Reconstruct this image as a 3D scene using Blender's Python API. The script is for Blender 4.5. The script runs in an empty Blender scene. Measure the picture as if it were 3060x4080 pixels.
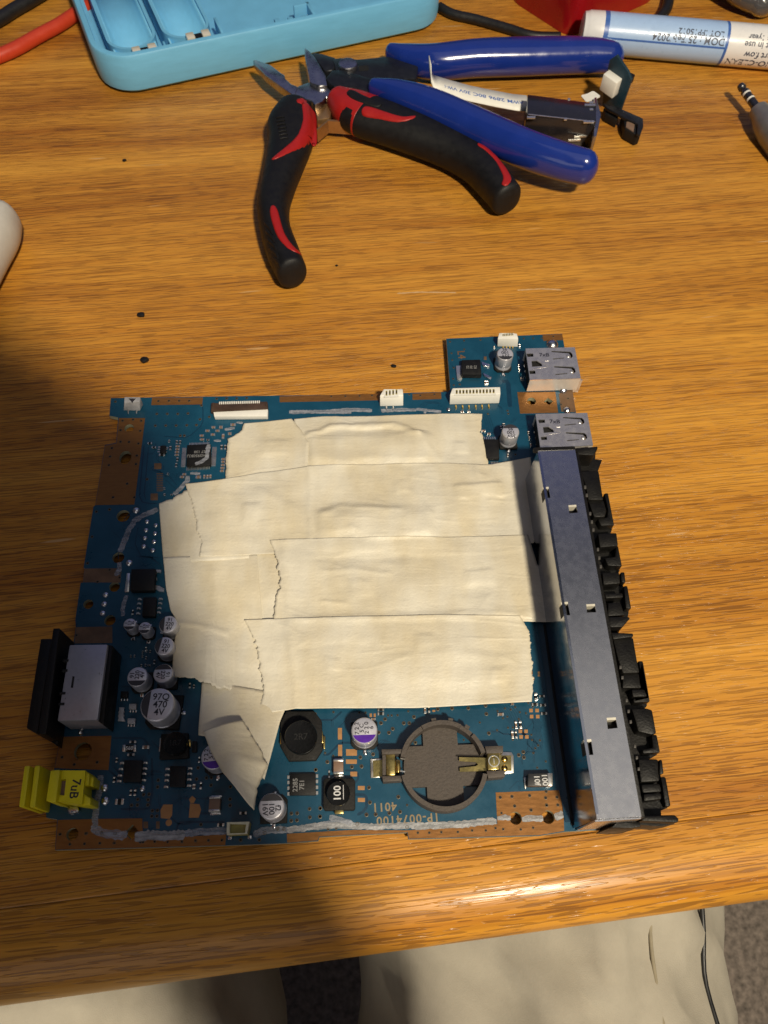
import bpy, bmesh, math, random
from mathutils import Vector, Matrix, noise
random.seed(7)
scene = bpy.context.scene
COL = scene.collection
S = 0.001                                  # the script is written in millimetres
PI = math.pi

# ------------------------------------------------------------------ camera
CAM_Z = 211.6                              # lens height above the table
F_PX = 3066.0
def _rx(a): return Matrix.Rotation(a, 3, 'X')
def _rz(a): return Matrix.Rotation(a, 3, 'Z')
CM = _rz(math.radians(-4.052)) @ _rx(math.radians(28.247)) @ _rz(math.radians(2.233))
cam_d = bpy.data.cameras.new('Camera')
cam = bpy.data.objects.new('Camera', cam_d); COL.objects.link(cam)
cam.matrix_world = Matrix.Translation((0, 0, CAM_Z*S)) @ CM.to_4x4()
cam_d.sensor_fit = 'HORIZONTAL'; cam_d.sensor_width = 36
cam_d.lens = 36*F_PX/3060.0
cam_d.clip_start = 0.001; cam_d.clip_end = 20
cam_d.dof.use_dof = True
cam_d.dof.focus_distance = 0.218
cam_d.dof.aperture_fstop = 46.0
scene.camera = cam

# ------------------------------------------------------------------ world, lamps, exposure
world = bpy.data.worlds.new('World'); scene.world = world; world.use_nodes = True
bg = world.node_tree.nodes['Background']
bg.inputs[0].default_value = (0.66, 0.75, 1.0, 1); bg.inputs[1].default_value = 0.05
def lamp(name, kind, loc, power, color):
    d = bpy.data.lights.new(name, kind); o = bpy.data.objects.new(name, d); COL.objects.link(o)
    o.location = Vector(loc)*S; d.energy = power; d.color = color; return o
ceil_lamp = lamp('ceiling_lamp', 'POINT', (285, -509, 990), 72, (1.0, 0.88, 0.67))
ceil_lamp.data.shadow_soft_size = 0.048
mon = lamp('monitor_light', 'AREA', (40, 560, 430), 0.22, (0.44, 0.47, 1.0))
mon.data.shape = 'RECTANGLE'; mon.data.size = 0.75; mon.data.size_y = 0.55
mon.rotation_euler = (Vector((0, -0.93, -0.30))).to_track_quat('-Z', 'Y').to_euler()
top_fill = lamp('overhead_fill_light', 'AREA', (450, -60, 1500), 1.8, (1.0, 0.95, 0.90))  # added soft fill overhead, also brightens the shield's near-end reflection
top_fill.data.shape = 'SQUARE'; top_fill.data.size = 1.2
front_fill = lamp('front_fill_light', 'AREA', (-130, -290, 200), 0.20, (1.0, 0.93, 0.86))  # added low fill that lifts the front left and the lap
front_fill.data.shape = 'DISK'; front_fill.data.size = 0.3
front_fill.rotation_euler = (Vector((0.15, 0.8, -0.62))).to_track_quat('-Z', 'Y').to_euler()
vs = scene.view_settings
vs.view_transform = 'Standard'; vs.look = 'None'; vs.exposure = 0.0; vs.gamma = 1.0; vs.use_curve_mapping = False
scene.render.engine = 'CYCLES'
scene.cycles.use_denoising = True
scene.cycles.max_bounces = 8
scene.cycles.caustics_reflective = False; scene.cycles.caustics_refractive = False

# ------------------------------------------------------------------ photo measurements -> places on the table
FR = dict(a=(400,1550,.36166), b=(300,2000,.30139), c=(400,2350,.27125), d=(400,2850,.30139), e=(800,2800,.30139),
          g=(1250,2750,.27125), h=(1650,2700,.33152), i=(60,2450,.40692), j=(980,150,.30139), k=(1300,150,.42194),
          l=(1700,250,.5425), m=(2260,0,.48222), n=(0,0,.5425), o=(1750,1300,.3918), p=(2000,1700,.42194),
          q=(2100,2450,.42194), r=(0,0,.92224), s=(1530,0,.92224), t=(300,1500,.66305), u=(1300,1250,.66305),
          v=(50,2300,.66305), w=(1050,2700,.66305), x=(1900,1700,.76857), D=(0,0,1.84449))
BZ = 3.6                                   # top face of the circuit board
def at(fr, x, y, z):
    """place (mm) at height z that was measured at x, y in one of the measuring frames"""
    fx, fy, fs = FR[fr]
    d = CM @ Vector(((fx + x*fs - 1530)/F_PX, -(fy + y*fs - 2040)/F_PX, -1))
    t = (z - CAM_Z)/d.z
    return Vector((d.x*t, d.y*t))
def pts(fr, z, *ps):
    out = []
    for p in ps:
        out.append(at(p[0], p[1], p[2], z) if isinstance(p[0], str) else at(fr, p[0], p[1], z))
    return out

# ------------------------------------------------------------------ object helpers
W = {}
def meta(o, label=None, cat=None, group=None, kind=None):
    if label: o['label'] = label
    if cat: o['category'] = cat
    if group: o['group'] = group
    if kind: o['kind'] = kind
    return o
def place(o, org, parent):
    W[o.name] = Vector(org)
    if parent is not None:
        o.parent = parent; o.location = (Vector(org) - W[parent.name])*S
    else:
        o.location = Vector(org)*S
def empty(name, org, label=None, cat=None, group=None, parent=None):
    o = bpy.data.objects.new(name, None); COL.objects.link(o); o.empty_display_size = 0.01
    if len(org) == 2: org = (org[0], org[1], 0)
    place(o, org, parent); return meta(o, label, cat, group)
def finish(me, smooth):
    if smooth is None: return
    for p in me.polygons: p.use_smooth = True
    if smooth < 180: me.set_sharp_from_angle(angle=math.radians(smooth))
def link_mesh(name, me, mat, parent, org):
    o = bpy.data.objects.new(name, me); COL.objects.link(o)
    if mat is not None and not me.materials: me.materials.append(mat)
    place(o, org, parent); return o
def new(name, verts, faces, mat, parent=None, smooth=40, org=None, bevel=0, seg=2):
    if org is None:
        xs = [v[0] for v in verts]; ys = [v[1] for v in verts]; zs = [v[2] for v in verts]
        org = ((min(xs)+max(xs))/2, (min(ys)+max(ys))/2, min(zs))
    me = bpy.data.meshes.new(name)
    me.from_pydata([((v[0]-org[0])*S, (v[1]-org[1])*S, (v[2]-org[2])*S) for v in verts], [], faces)
    bm = bmesh.new(); bm.from_mesh(me)
    bmesh.ops.recalc_face_normals(bm, faces=bm.faces)
    if bevel:
        ed = [e for e in bm.edges if len(e.link_faces) == 2 and e.calc_face_angle(0) > 0.5]
        bmesh.ops.bevel(bm, geom=ed, offset=bevel*S, offset_type='OFFSET', segments=seg, affect='EDGES', profile=0.5, clamp_overlap=True)
    bm.to_mesh(me); bm.free()
    finish(me, smooth)
    return link_mesh(name, me, mat, parent, org)
class MB:
    def __init__(s): s.v = []; s.f = []
    def add(s, v, f):
        n = len(s.v); s.v += [tuple(p) for p in v]; s.f += [tuple(i+n for i in q) for q in f]
    def prism(s, poly, z0, z1):
        n = len(poly)
        v = [(p[0], p[1], z0) for p in poly] + [(p[0], p[1], z1) for p in poly]
        s.add(v, [tuple(range(n))[::-1], tuple(range(n, 2*n))] + [(k, (k+1) % n, n+(k+1) % n, n+k) for k in range(n)])
    def box(s, cx, cy, z0, z1, w, d, ang=0):
        c, q = math.cos(ang), math.sin(ang)
        s.prism([(cx+c*a-q*b, cy+q*a+c*b) for a, b in ((-w/2,-d/2),(w/2,-d/2),(w/2,d/2),(-w/2,d/2))], z0, z1)
    def frust(s, b0, z0, b1, z1):
        n = len(b0)
        v = [(p[0], p[1], z0) for p in b0] + [(p[0], p[1], z1) for p in b1]
        s.add(v, [tuple(range(n))[::-1], tuple(range(n, 2*n))] + [(k, (k+1) % n, n+(k+1) % n, n+k) for k in range(n)])
    def lathe(s, cx, cy, prof, n=24):
        v = []; f = []
        for r, z in prof:
            for k in range(n):
                a = 2*PI*k/n; v.append((cx+r*math.cos(a), cy+r*math.sin(a), z))
        for j in range(len(prof)-1):
            for k in range(n):
                f.append((j*n+k, j*n+(k+1) % n, (j+1)*n+(k+1) % n, (j+1)*n+k))
        f.append(tuple(range(n))[::-1]); f.append(tuple(range((len(prof)-1)*n, len(prof)*n)))
        s.add(v, f)
    def build(s, name, mat, parent=None, **k): return new(name, s.v, s.f, mat, parent, **k)
def prism(name, poly, z0, z1, mat, parent=None, bevel=0, **k):
    m = MB(); m.prism(poly, z0, z1); return m.build(name, mat, parent, bevel=bevel, **k)
def box(name, cx, cy, z0, z1, w, d, ang, mat, parent=None, bevel=0, **k):
    m = MB(); m.box(cx, cy, z0, z1, w, d, ang); return m.build(name, mat, parent, bevel=bevel, **k)
def lathe(name, cx, cy, prof, mat, parent=None, n=32, **k):
    m = MB(); m.lathe(cx, cy, prof, n); return m.build(name, mat, parent, **k)
def circle(c, r, n=24, ry=None, a0=0):
    ry = ry or r
    return [(c[0]+r*math.cos(a0+2*PI*k/n), c[1]+ry*math.sin(a0+2*PI*k/n)) for k in range(n)]
def sheet(name, outline, holes, z0, z1, mat, parent=None):
    """flat plate with real openings"""
    cu = bpy.data.curves.new(name, 'CURVE'); cu.dimensions = '2D'; cu.fill_mode = 'BOTH'
    xs = [p[0] for p in outline]; ys = [p[1] for p in outline]
    org = ((min(xs)+max(xs))/2, (min(ys)+max(ys))/2, z0)
    for loop in [outline]+list(holes):
        sp = cu.splines.new('POLY'); sp.points.add(len(loop)-1); sp.use_cyclic_u = True
        for k, p in enumerate(loop): sp.points[k].co = ((p[0]-org[0]), (p[1]-org[1]), 0, 1)
    cu.extrude = (z1-z0)/2
    tmp = bpy.data.objects.new('tmp', cu)
    me = bpy.data.meshes.new_from_object(tmp)
    bpy.data.objects.remove(tmp); bpy.data.curves.remove(cu)
    for v in me.vertices: v.co = Vector((v.co.x, v.co.y, v.co.z+(z1-z0)/2))*S
    me.name = name; me.materials.clear()
    finish(me, 30)
    return link_mesh(name, me, mat, parent, org)
def text(name, s, x, y, z, size, ang, mat, parent, sx=1.0, wrap=None, sp=1.0, line=1.0):
    cu = bpy.data.curves.new(name, 'FONT'); cu.body = s; cu.size = size
    cu.offset = 0.018*size; cu.align_x = 'CENTER'; cu.align_y = 'CENTER'; cu.extrude = 0.012; cu.resolution_u = 3
    cu.space_character = sp; cu.space_line = line
    tmp = bpy.data.objects.new('tmp', cu)
    me = bpy.data.meshes.new_from_object(tmp)
    bpy.data.objects.remove(tmp); bpy.data.curves.remove(cu)
    c, q = math.cos(ang), math.sin(ang)
    for v in me.vertices:
        a, b, h = v.co.x*sx, v.co.y, v.co.z
        if wrap: v.co = (Vector(wrap(a, b, h)) - Vector((x, y, z)))*S
        else: v.co = Vector((c*a-q*b, q*a+c*b, h))*S
    me.name = name; me.materials.clear()
    return link_mesh(name, me, mat, parent, (x, y, z))
def resample(P, n):
    P = [Vector(p) for p in P]; L = [0]
    for a, b in zip(P, P[1:]): L.append(L[-1]+(b-a).length)
    out = []; j = 0
    for k in range(n):
        t = L[-1]*k/(n-1)
        while j < len(P)-2 and L[j+1] < t: j += 1
        u = (t-L[j])/max(L[j+1]-L[j], 1e-9); out.append(P[j].lerp(P[j+1], min(max(u, 0), 1)))
    return out
def spline(P, n):
    """Catmull-Rom through points of any dimension"""
    P = [Vector(p) for p in P]; out = []
    m = len(P)-1
    for k in range(n):
        t = m*k/(n-1); i = min(int(t), m-1); u = t-i
        p0, p1, p2, p3 = P[max(i-1, 0)], P[i], P[i+1], P[min(i+2, m)]
        out.append(0.5*((2*p1)+(p2-p0)*u+(2*p0-5*p1+4*p2-p3)*u*u+(3*p1-p0-3*p2+p3)*u**3))
    return out
def loft(name, K, mat, parent=None, n=36, sides=20, ends=(0.6, 0.6), sq=1.0, smooth=180, mb=None):
    """K: (x, y, z, half width, half height) along a lying form; sq<1 makes the section boxier"""
    Q = []
    for x, y, z, a, b in K: Q.append((x, y, z)); 
    C = spline(Q, n); R = spline([(k[3], k[4], 0) for k in K], n)
    v = []; f = []; rings = []
    T = [(C[min(k+1, n-1)]-C[max(k-1, 0)]).normalized() for k in range(n)]
    seq = []
    def cap(k, sgn, e):
        rr = R[k]; l = []
        for u in (0.999, 0.9, 0.7, 0.4): 
            h = math.sqrt(max(0, 1-(1-u)**2)) if False else u
            sc = math.sqrt(max(0.0, 1-h*h)); l.append((C[k]+T[k]*sgn*e*rr.x*h, T[k], rr*max(sc, 0.04)))
        return l
    seq += cap(0, -1, ends[0]); seq += [(C[k], T[k], R[k]) for k in range(n)]; seq += cap(n-1, 1, ends[1])[::-1]
    for c, t, r in seq:
        side = t.cross(Vector((0, 0, 1))); side = side.normalized() if side.length > 1e-4 else Vector((1, 0, 0))
        up = side.cross(t).normalized()
        ring = []
        for k in range(sides):
            a = 2*PI*k/sides; ca, sa = math.cos(a), math.sin(a)
            ca = math.copysign(abs(ca)**sq, ca); sa = math.copysign(abs(sa)**sq, sa)
            v.append(tuple(c + side*ca*r.x + up*sa*r.y))
    m = len(seq)
    for j in range(m-1):
        for k in range(sides): f.append((j*sides+k, j*sides+(k+1) % sides, (j+1)*sides+(k+1) % sides, (j+1)*sides+k))
    f.append(tuple(range(sides))[::-1]); f.append(tuple(range((m-1)*sides, m*sides)))
    if mb is not None: mb.add(v, f); return None
    return new(name, v, f, mat, parent, smooth=smooth)
def tube(name, P, r, mat, parent=None, n=40, sides=10):
    return loft(name, [(*p, r, r) for p in P], mat, parent, n=n, sides=sides, ends=(0.1, 0.1))
def patch(top, right, bottom, left, nu, nv):
    """Coons patch from four edge curves given left-to-right / top-to-bottom"""
    A = resample(top, nu); B = resample(bottom, nu); L = resample(left, nv); R = resample(right, nv)
    G = []
    for j in range(nv):
        v = j/(nv-1); row = []
        for i in range(nu):
            u = i/(nu-1)
            p = A[i]*(1-v)+B[i]*v + L[j]*(1-u)+R[j]*u - (A[0]*(1-u)*(1-v)+A[-1]*u*(1-v)+B[0]*(1-u)*v+B[-1]*u*v)
            row.append(p)
        G.append(row)
    return G
def ribbon(name, C, wid, z, mat, parent, th=0.03, jit=0.25, n=None):
    L = sum((Vector(b)-Vector(a)).length for a, b in zip(C, C[1:]))
    n = n or max(6, int(L/0.5)); P = resample(C, n); v = []; f = []
    for k in range(n):
        t = (P[min(k+1, n-1)]-P[max(k-1, 0)]).normalized(); s = Vector((-t.y, t.x))
        w = wid/2*(0.75 if k in (0, n-1) else 1)
        a = P[k]+s*w*(1+jit*(noise.noise((P[k].x*1.3, P[k].y*1.3, 3))+0.6*noise.noise((P[k].x*4, P[k].y*4, 1))))
        b = P[k]-s*w*(1+jit*(noise.noise((P[k].x*1.3, P[k].y*1.3, 9))+0.6*noise.noise((P[k].x*4, P[k].y*4, 7))))
        for q in (a, b): v += [(q.x, q.y, z), (q.x, q.y, z+th)]
    for k in range(n-1):
        i = 4*k; f += [(i+1, i+5, i+7, i+3), (i, i+2, i+6, i+4), (i, i+4, i+5, i+1), (i+2, i+3, i+7, i+6)]
    f += [(0, 1, 3, 2), (4*n-4, 4*n-2, 4*n-1, 4*n-3)]
    return new(name, v, f, mat, parent, smooth=None)

# ------------------------------------------------------------------ materials
def lin(h):
    c = [int(h[k:k+2], 16)/255 for k in (0, 2, 4)]
    return tuple(x/12.92 if x <= 0.04045 else ((x+0.055)/1.055)**2.4 for x in c)+(1,)
MATS = {}
def mat(name, col, rough=0.5, metal=0.0, var=0.15, vscale=300, bump=0.0, bscale=1500, coat=0.0, rvar=0.1, spec=0.5, stretch=None, trans=0):
    m = bpy.data.materials.new(name); m.use_nodes = True; nt = m.node_tree; N = nt.nodes; Lk = nt.links
    b = N['Principled BSDF']; col = lin(col) if isinstance(col, str) else tuple(col)+(1,)
    tc = N.new('ShaderNodeTexCoord'); mp = N.new('ShaderNodeMapping'); Lk.new(tc.outputs['Object'], mp.inputs[0])
    if stretch: mp.inputs['Scale'].default_value = stretch
    nz = N.new('ShaderNodeTexNoise'); nz.inputs['Scale'].default_value = vscale; nz.inputs['Detail'].default_value = 5; nz.inputs['Roughness'].default_value = 0.65
    Lk.new(mp.outputs[0], nz.inputs['Vector'])
    rp = N.new('ShaderNodeMapRange'); rp.inputs[1].default_value = 0.3; rp.inputs[2].default_value = 0.7
    rp.inputs[3].default_value = 1-var; rp.inputs[4].default_value = 1+var
    Lk.new(nz.outputs[0], rp.inputs[0])
    mx = N.new('ShaderNodeMix'); mx.data_type = 'RGBA'; mx.blend_type = 'MULTIPLY'; mx.inputs[0].default_value = 1
    mx.inputs[6].default_value = col; Lk.new(rp.outputs[0], mx.inputs[7]); Lk.new(mx.outputs[2], b.inputs['Base Color'])
    rr = N.new('ShaderNodeMapRange'); rr.inputs[1].default_value = 0.3; rr.inputs[2].default_value = 0.7
    rr.inputs[3].default_value = max(rough-rvar, 0.02); rr.inputs[4].default_value = min(rough+rvar, 1)
    Lk.new(nz.outputs[0], rr.inputs[0]); Lk.new(rr.outputs[0], b.inputs['Roughness'])
    b.inputs['Metallic'].default_value = metal; b.inputs['Specular IOR Level'].default_value = spec
    b.inputs['Coat Weight'].default_value = coat; b.inputs['Coat Roughness'].default_value = 0.12
    if trans: b.inputs['Transmission Weight'].default_value = trans
    if bump:
        n2 = N.new('ShaderNodeTexNoise'); n2.inputs['Scale'].default_value = bscale; n2.inputs['Detail'].default_value = 4
        Lk.new(mp.outputs[0], n2.inputs['Vector'])
        bp = N.new('ShaderNodeBump'); bp.inputs['Strength'].default_value = bump; bp.inputs['Distance'].default_value = 0.0004
        Lk.new(n2.outputs[0], bp.inputs['Height']); Lk.new(bp.outputs[0], b.inputs['Normal'])
    MATS[name] = m; return m

def wood_material(name, seed=0.0, tint=(1, 1, 1), fx=1.0, fy=1.0, lo=0.0):
    m = bpy.data.materials.new(name); m.use_nodes = True; nt = m.node_tree; N = nt.nodes; Lk = nt.links
    b = N['Principled BSDF']
    tc = N.new('ShaderNodeTexCoord')
    def noise_n(sx, sy, detail, dist=0.0, off=0.0, rough=0.6, warp=None):
        mp = N.new('ShaderNodeMapping'); mp.inputs['Scale'].default_value = (sx, sy, 20); mp.inputs['Location'].default_value = (off+seed, off*0.7+seed*1.3, off)
        Lk.new((warp or tc.outputs['Object']), mp.inputs[0])
        n = N.new('ShaderNodeTexNoise'); n.inputs['Scale'].default_value = 1; n.inputs['Detail'].default_value = detail
        n.inputs['Roughness'].default_value = rough; n.inputs['Distortion'].default_value = dist
        Lk.new(mp.outputs[0], n.inputs['Vector']); return n.outputs[0]
    def rng(src, a, c, lo, hi):
        r = N.new('ShaderNodeMapRange'); r.inputs[1].default_value = a; r.inputs[2].default_value = c
        r.inputs[3].default_value = lo; r.inputs[4].default_value = hi; Lk.new(src, r.inputs[0]); return r.outputs[0]
    def mul(x, y):
        q = N.new('ShaderNodeMath'); q.operation = 'MULTIPLY'
        for k, s in enumerate((x, y)):
            if isinstance(s, (int, float)): q.inputs[k].default_value = s
            else: Lk.new(s, q.inputs[k])
        return q.outputs[0]
    # slow wander of the grain direction
    wn = noise_n(3.0, 9.0, 2, off=4)
    wob = N.new('ShaderNodeVectorMath'); wob.operation = 'MULTIPLY_ADD'
    cmb = N.new('ShaderNodeCombineXYZ'); Lk.new(rng(wn, 0, 1, -0.5, 0.5), cmb.inputs[1])
    wob.inputs[1].default_value = (0, 0.012, 0); Lk.new(cmb.outputs[0], wob.inputs[0]); Lk.new(tc.outputs['Object'], wob.inputs[2])
    wv = wob.outputs[0]
    broad = noise_n(3.2, 55, 4, off=1, warp=wv)           # plank-wide tone
    band = noise_n(8, 520, 5, off=2, warp=wv, rough=0.7)           # growth bands
    fine = noise_n(22, 900, 3, off=3, warp=wv)          # fibres
    pore = noise_n(115*fx, 2200*fy, 1, off=5, warp=wv, rough=0.35)   # dark pores
    pore2 = noise_n(48*fx, 1800*fy, 1, off=8, warp=wv, rough=0.35)
    ramp = N.new('ShaderNodeValToRGB'); el = ramp.color_ramp.elements
    el[0].position = 0.36; el[0].color = (0.33*tint[0], 0.118*tint[1], 0.012*tint[2], 1)
    el[1].position = 0.64; el[1].color = (0.63*tint[0], 0.300*tint[1], 0.042*tint[2], 1)
    e = el.new(0.5); e.color = (0.50*tint[0], 0.216*tint[1], 0.027*tint[2], 1)
    mixv = N.new('ShaderNodeMath'); mixv.operation = 'ADD'
    Lk.new(mul(broad, 0.6), mixv.inputs[0]); Lk.new(mul(band, 0.4), mixv.inputs[1]); Lk.new(mixv.outputs[0], ramp.inputs[0])
    dk = N.new('ShaderNodeMix'); dk.data_type = 'RGBA'; dk.inputs[7].default_value = (0.125, 0.046, 0.010, 1)
    clump = rng(broad, 0.36, 0.66, 1.0, 0.45)
    p1 = mul(rng(pore, 0.572-lo, 0.61-lo, 0, 0.58), clump); p2 = mul(rng(pore2, 0.59-lo, 0.62-lo, 0, 0.72), clump)
    mxp = N.new('ShaderNodeMath'); mxp.operation = 'MAXIMUM'; Lk.new(p1, mxp.inputs[0]); Lk.new(p2, mxp.inputs[1])
    fm = N.new('ShaderNodeMix'); fm.data_type = 'RGBA'; fm.blend_type = 'MULTIPLY'; fm.inputs[0].default_value = 1
    Lk.new(ramp.outputs[0], fm.inputs[6]); Lk.new(rng(fine, 0.3, 0.7, 0.86, 1.12), fm.inputs[7])
    Lk.new(mxp.outputs[0], dk.inputs[0]); Lk.new(fm.outputs[2], dk.inputs[6])
    # pale rubbed scratches
    scr = noise_n(30, 330, 2, off=13, rough=0.4)
    sc = N.new('ShaderNodeMix'); sc.data_type = 'RGBA'; sc.inputs[7].default_value = (0.62, 0.40, 0.19, 1)
    Lk.new(rng(scr, 0.735, 0.77, 0, 0.6), sc.inputs[0]); Lk.new(dk.outputs[2], sc.inputs[6])
    Lk.new(sc.outputs[2], b.inputs['Base Color'])
    Lk.new(rng(band, 0.3, 0.7, 0.52, 0.42), b.inputs['Roughness'])
    b.inputs['Specular IOR Level'].default_value = 0.25
    b.inputs['Coat Weight'].default_value = 0.28; b.inputs['Coat Roughness'].default_value = 0.2
    bp = N.new('ShaderNodeBump'); bp.inputs['Strength'].default_value = 0.5; bp.inputs['Distance'].default_value = 0.0004
    hh = N.new('ShaderNodeMath'); hh.operation = 'SUBTRACT'; Lk.new(mul(fine, 0.4), hh.inputs[0]); Lk.new(mxp.outputs[0], hh.inputs[1])
    Lk.new(hh.outputs[0], bp.inputs['Height']); Lk.new(bp.outputs[0], b.inputs['Normal']); Lk.new(bp.outputs[0], b.inputs['Coat Normal'])
    MATS[name] = m; return m

M_wood = wood_material('oak'); M_wood2 = wood_material('oak_edge', 3.3, (1.04, 1.05, 0.85), 0.9, 0.85, 0.0)
M_carpet = mat('carpet', (0.20, 0.165, 0.14), 0.95, var=0.6, vscale=180, bump=1.0, bscale=300)
M_khaki = mat('khaki_cloth', (0.37, 0.34, 0.28), 0.9, var=0.10, vscale=60, bump=0.25, bscale=2600, spec=0.2)
M_thread = mat('thread', (0.27, 0.235, 0.165), 0.9)
M_skin = mat('skin', (0.55, 0.33, 0.24), 0.55)
M_pcb = mat('solder_mask', (0.005, 0.058, 0.108), 0.34, var=0.16, vscale=140, bump=0.05, bscale=1200, coat=0.15)
M_pcbd = mat('solder_mask_trace', (0.003, 0.032, 0.066), 0.34, var=0.1, coat=0.15)
M_edge = mat('laminate_edge', (0.33, 0.33, 0.22), 0.7)
M_copper = mat('copper_coat', (0.28, 0.125, 0.034), 0.42, metal=0.55, var=0.16, vscale=260, bump=0.06, stretch=(1, 6, 1))
M_copperd = mat('copper_coat_dull', (0.15, 0.085, 0.045), 0.5, metal=0.15, var=0.35, vscale=200)
M_pad = mat('pad', (0.42, 0.215, 0.085), 0.45, metal=0.3, var=0.1)
M_via = mat('via_ring', (0.13, 0.105, 0.07), 0.4, metal=0.4, var=0.2)
M_hole = mat('via_hole', (0.012, 0.008, 0.006), 0.8)
M_solder = mat('solder', (0.72, 0.72, 0.74), 0.22, metal=1.0, var=0.15, vscale=900, bump=0.2, bscale=2500)
M_tin = mat('tinned_pin', (0.75, 0.74, 0.70), 0.3, metal=0.9, var=0.15)
M_gold = mat('gilt', (0.75, 0.52, 0.16), 0.25, metal=1.0, var=0.2)
M_brass = mat('brass_sheet', (0.36, 0.29, 0.11), 0.3, metal=0.9, var=0.25, vscale=250, bump=0.1)
M_chip = mat('chip_black', (0.0065, 0.0065, 0.007), 0.55, spec=0.35, var=0.3, vscale=700, bump=0.15, bscale=3000)
M_plastic = mat('black_plastic', (0.0055, 0.005, 0.0045), 0.50, spec=0.32, var=0.3, vscale=260, bump=0.3, bscale=1800)
M_ferrite = mat('ferrite', (0.005, 0.005, 0.005), 0.2, spec=0.3, var=0.3, vscale=500, bump=0.05, coat=0.0)
M_ferriteb = mat('inductor_base', (0.010, 0.0095, 0.009), 0.7, spec=0.3, var=0.4, vscale=500, bump=0.4)
M_alu = mat('can_aluminium', (0.60, 0.60, 0.66), 0.38, metal=0.5, var=0.06, vscale=900)
M_ink = mat('ink_black', (0.018, 0.018, 0.03), 0.5)
M_inkb = mat('ink_dark', (0.035, 0.034, 0.04), 0.45)
M_purple = mat('ink_purple', (0.075, 0.012, 0.30), 0.35, coat=0.3)
M_inkw = mat('ink_white', (0.55, 0.55, 0.55), 0.6)
M_inkg = mat('laser_mark', (0.20, 0.20, 0.20), 0.6)
M_inkgold = mat('mask_legend', (0.26, 0.20, 0.12), 0.5, metal=0.2)
M_mlcc = mat('ceramic', (0.20, 0.125, 0.085), 0.5, var=0.12)
M_white = mat('white_nylon', (0.78, 0.77, 0.72), 0.45, var=0.05, bump=0.05)
M_cream = mat('cream_nylon', (0.70, 0.68, 0.50), 0.5, var=0.08)
M_olive = mat('olive_nylon', (0.34, 0.30, 0.10), 0.6, var=0.2)
M_grey = mat('grey_nylon', (0.40, 0.40, 0.42), 0.5, var=0.25, vscale=400)
M_brownbar = mat('flip_lock', (0.060, 0.036, 0.024), 0.4, var=0.3)
M_tant = mat('tantalum', (0.028, 0.028, 0.03), 0.5, var=0.2)
M_holder = mat('holder_brown', (0.068, 0.055, 0.046), 0.62, var=0.22, vscale=1200, bump=0.25, bscale=1600)
M_shield = mat('tinplate', (0.60, 0.60, 0.62), 0.27, metal=1.0, var=0.03, vscale=500, bump=0.012, bscale=1500, rvar=0.03)
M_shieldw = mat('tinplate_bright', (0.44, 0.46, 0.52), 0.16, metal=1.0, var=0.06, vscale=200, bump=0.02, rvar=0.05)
M_usb = mat('usb_steel', (0.60, 0.585, 0.58), 0.30, metal=0.78, var=0.12, vscale=500, bump=0.04)
M_yellow = mat('yellow_plastic', (0.76, 0.66, 0.010), 0.42, var=0.05, bump=0.05)
M_usbside = mat('usb_side_lit', (0.70, 0.68, 0.65), 0.42, metal=0.35, var=0.1)  # paler, less metallic copy of the shell steel, paints its sides as lamplit
M_pinwin = mat('pin_window', (0.07, 0.065, 0.06), 0.5)
M_bright = mat('glint_metal', (0.85, 0.80, 0.66), 0.25, metal=0.35)  # pale half-metal, glints of contacts and folded tabs put into the colour
M_avtop = mat('jack_shell_steel', (0.40, 0.40, 0.45), 0.36, metal=0.5, var=0.06, vscale=900)
M_gap = mat('black_and_gap_shade', (0.006, 0.006, 0.006), 0.8)  # black inner plastic, and the shade of gaps and slots painted as solids

def tape_material():
    m = mat('masking_tape', (0.72, 0.665, 0.52), 0.46, var=0.07, vscale=90, spec=0.45)
    nt = m.node_tree; N = nt.nodes; Lk = nt.links; b = N['Principled BSDF']
    tc = N.new('ShaderNodeTexCoord')
    mp = N.new('ShaderNodeMapping'); mp.inputs['Scale'].default_value = (160, 1000, 400); Lk.new(tc.outputs['Object'], mp.inputs[0])
    n1 = N.new('ShaderNodeTexNoise'); n1.inputs['Scale'].default_value = 1; n1.inputs['Detail'].default_value = 3; Lk.new(mp.outputs[0], n1.inputs['Vector'])
    n2 = N.new('ShaderNodeTexNoise'); n2.inputs['Scale'].default_value = 1300; n2.inputs['Detail'].default_value = 2; Lk.new(tc.outputs['Object'], n2.inputs['Vector'])
    ad = N.new('ShaderNodeMath'); ad.operation = 'ADD'; Lk.new(n1.outputs[0], ad.inputs[0]); Lk.new(n2.outputs[0], ad.inputs[1])
    bp = N.new('ShaderNodeBump'); bp.inputs['Strength'].default_value = 0.6; bp.inputs['Distance'].default_value = 0.00015
    Lk.new(ad.outputs[0], bp.inputs['Height']); Lk.new(bp.outputs[0], b.inputs['Normal'])
    # cream to straw: uneven adhesive and doubled layers
    mx = [n for n in N if n.bl_idname == 'ShaderNodeMix'][0]
    mp3 = N.new('ShaderNodeMapping'); mp3.inputs['Scale'].default_value = (75, 28, 30); Lk.new(tc.outputs['Object'], mp3.inputs[0])
    n3 = N.new('ShaderNodeTexNoise'); n3.inputs['Scale'].default_value = 1; n3.inputs['Detail'].default_value = 3; Lk.new(mp3.outputs[0], n3.inputs['Vector'])
    cr = N.new('ShaderNodeValToRGB'); cr.color_ramp.elements[0].position = 0.36; cr.color_ramp.elements[1].position = 0.62
    cr.color_ramp.elements[0].color = (0.60, 0.53, 0.385, 1); cr.color_ramp.elements[1].color = (0.655, 0.615, 0.515, 1)
    Lk.new(n3.outputs[0], cr.inputs[0]); Lk.new(cr.outputs[0], mx.inputs[6])
    return m
M_tape = tape_material()

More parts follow.
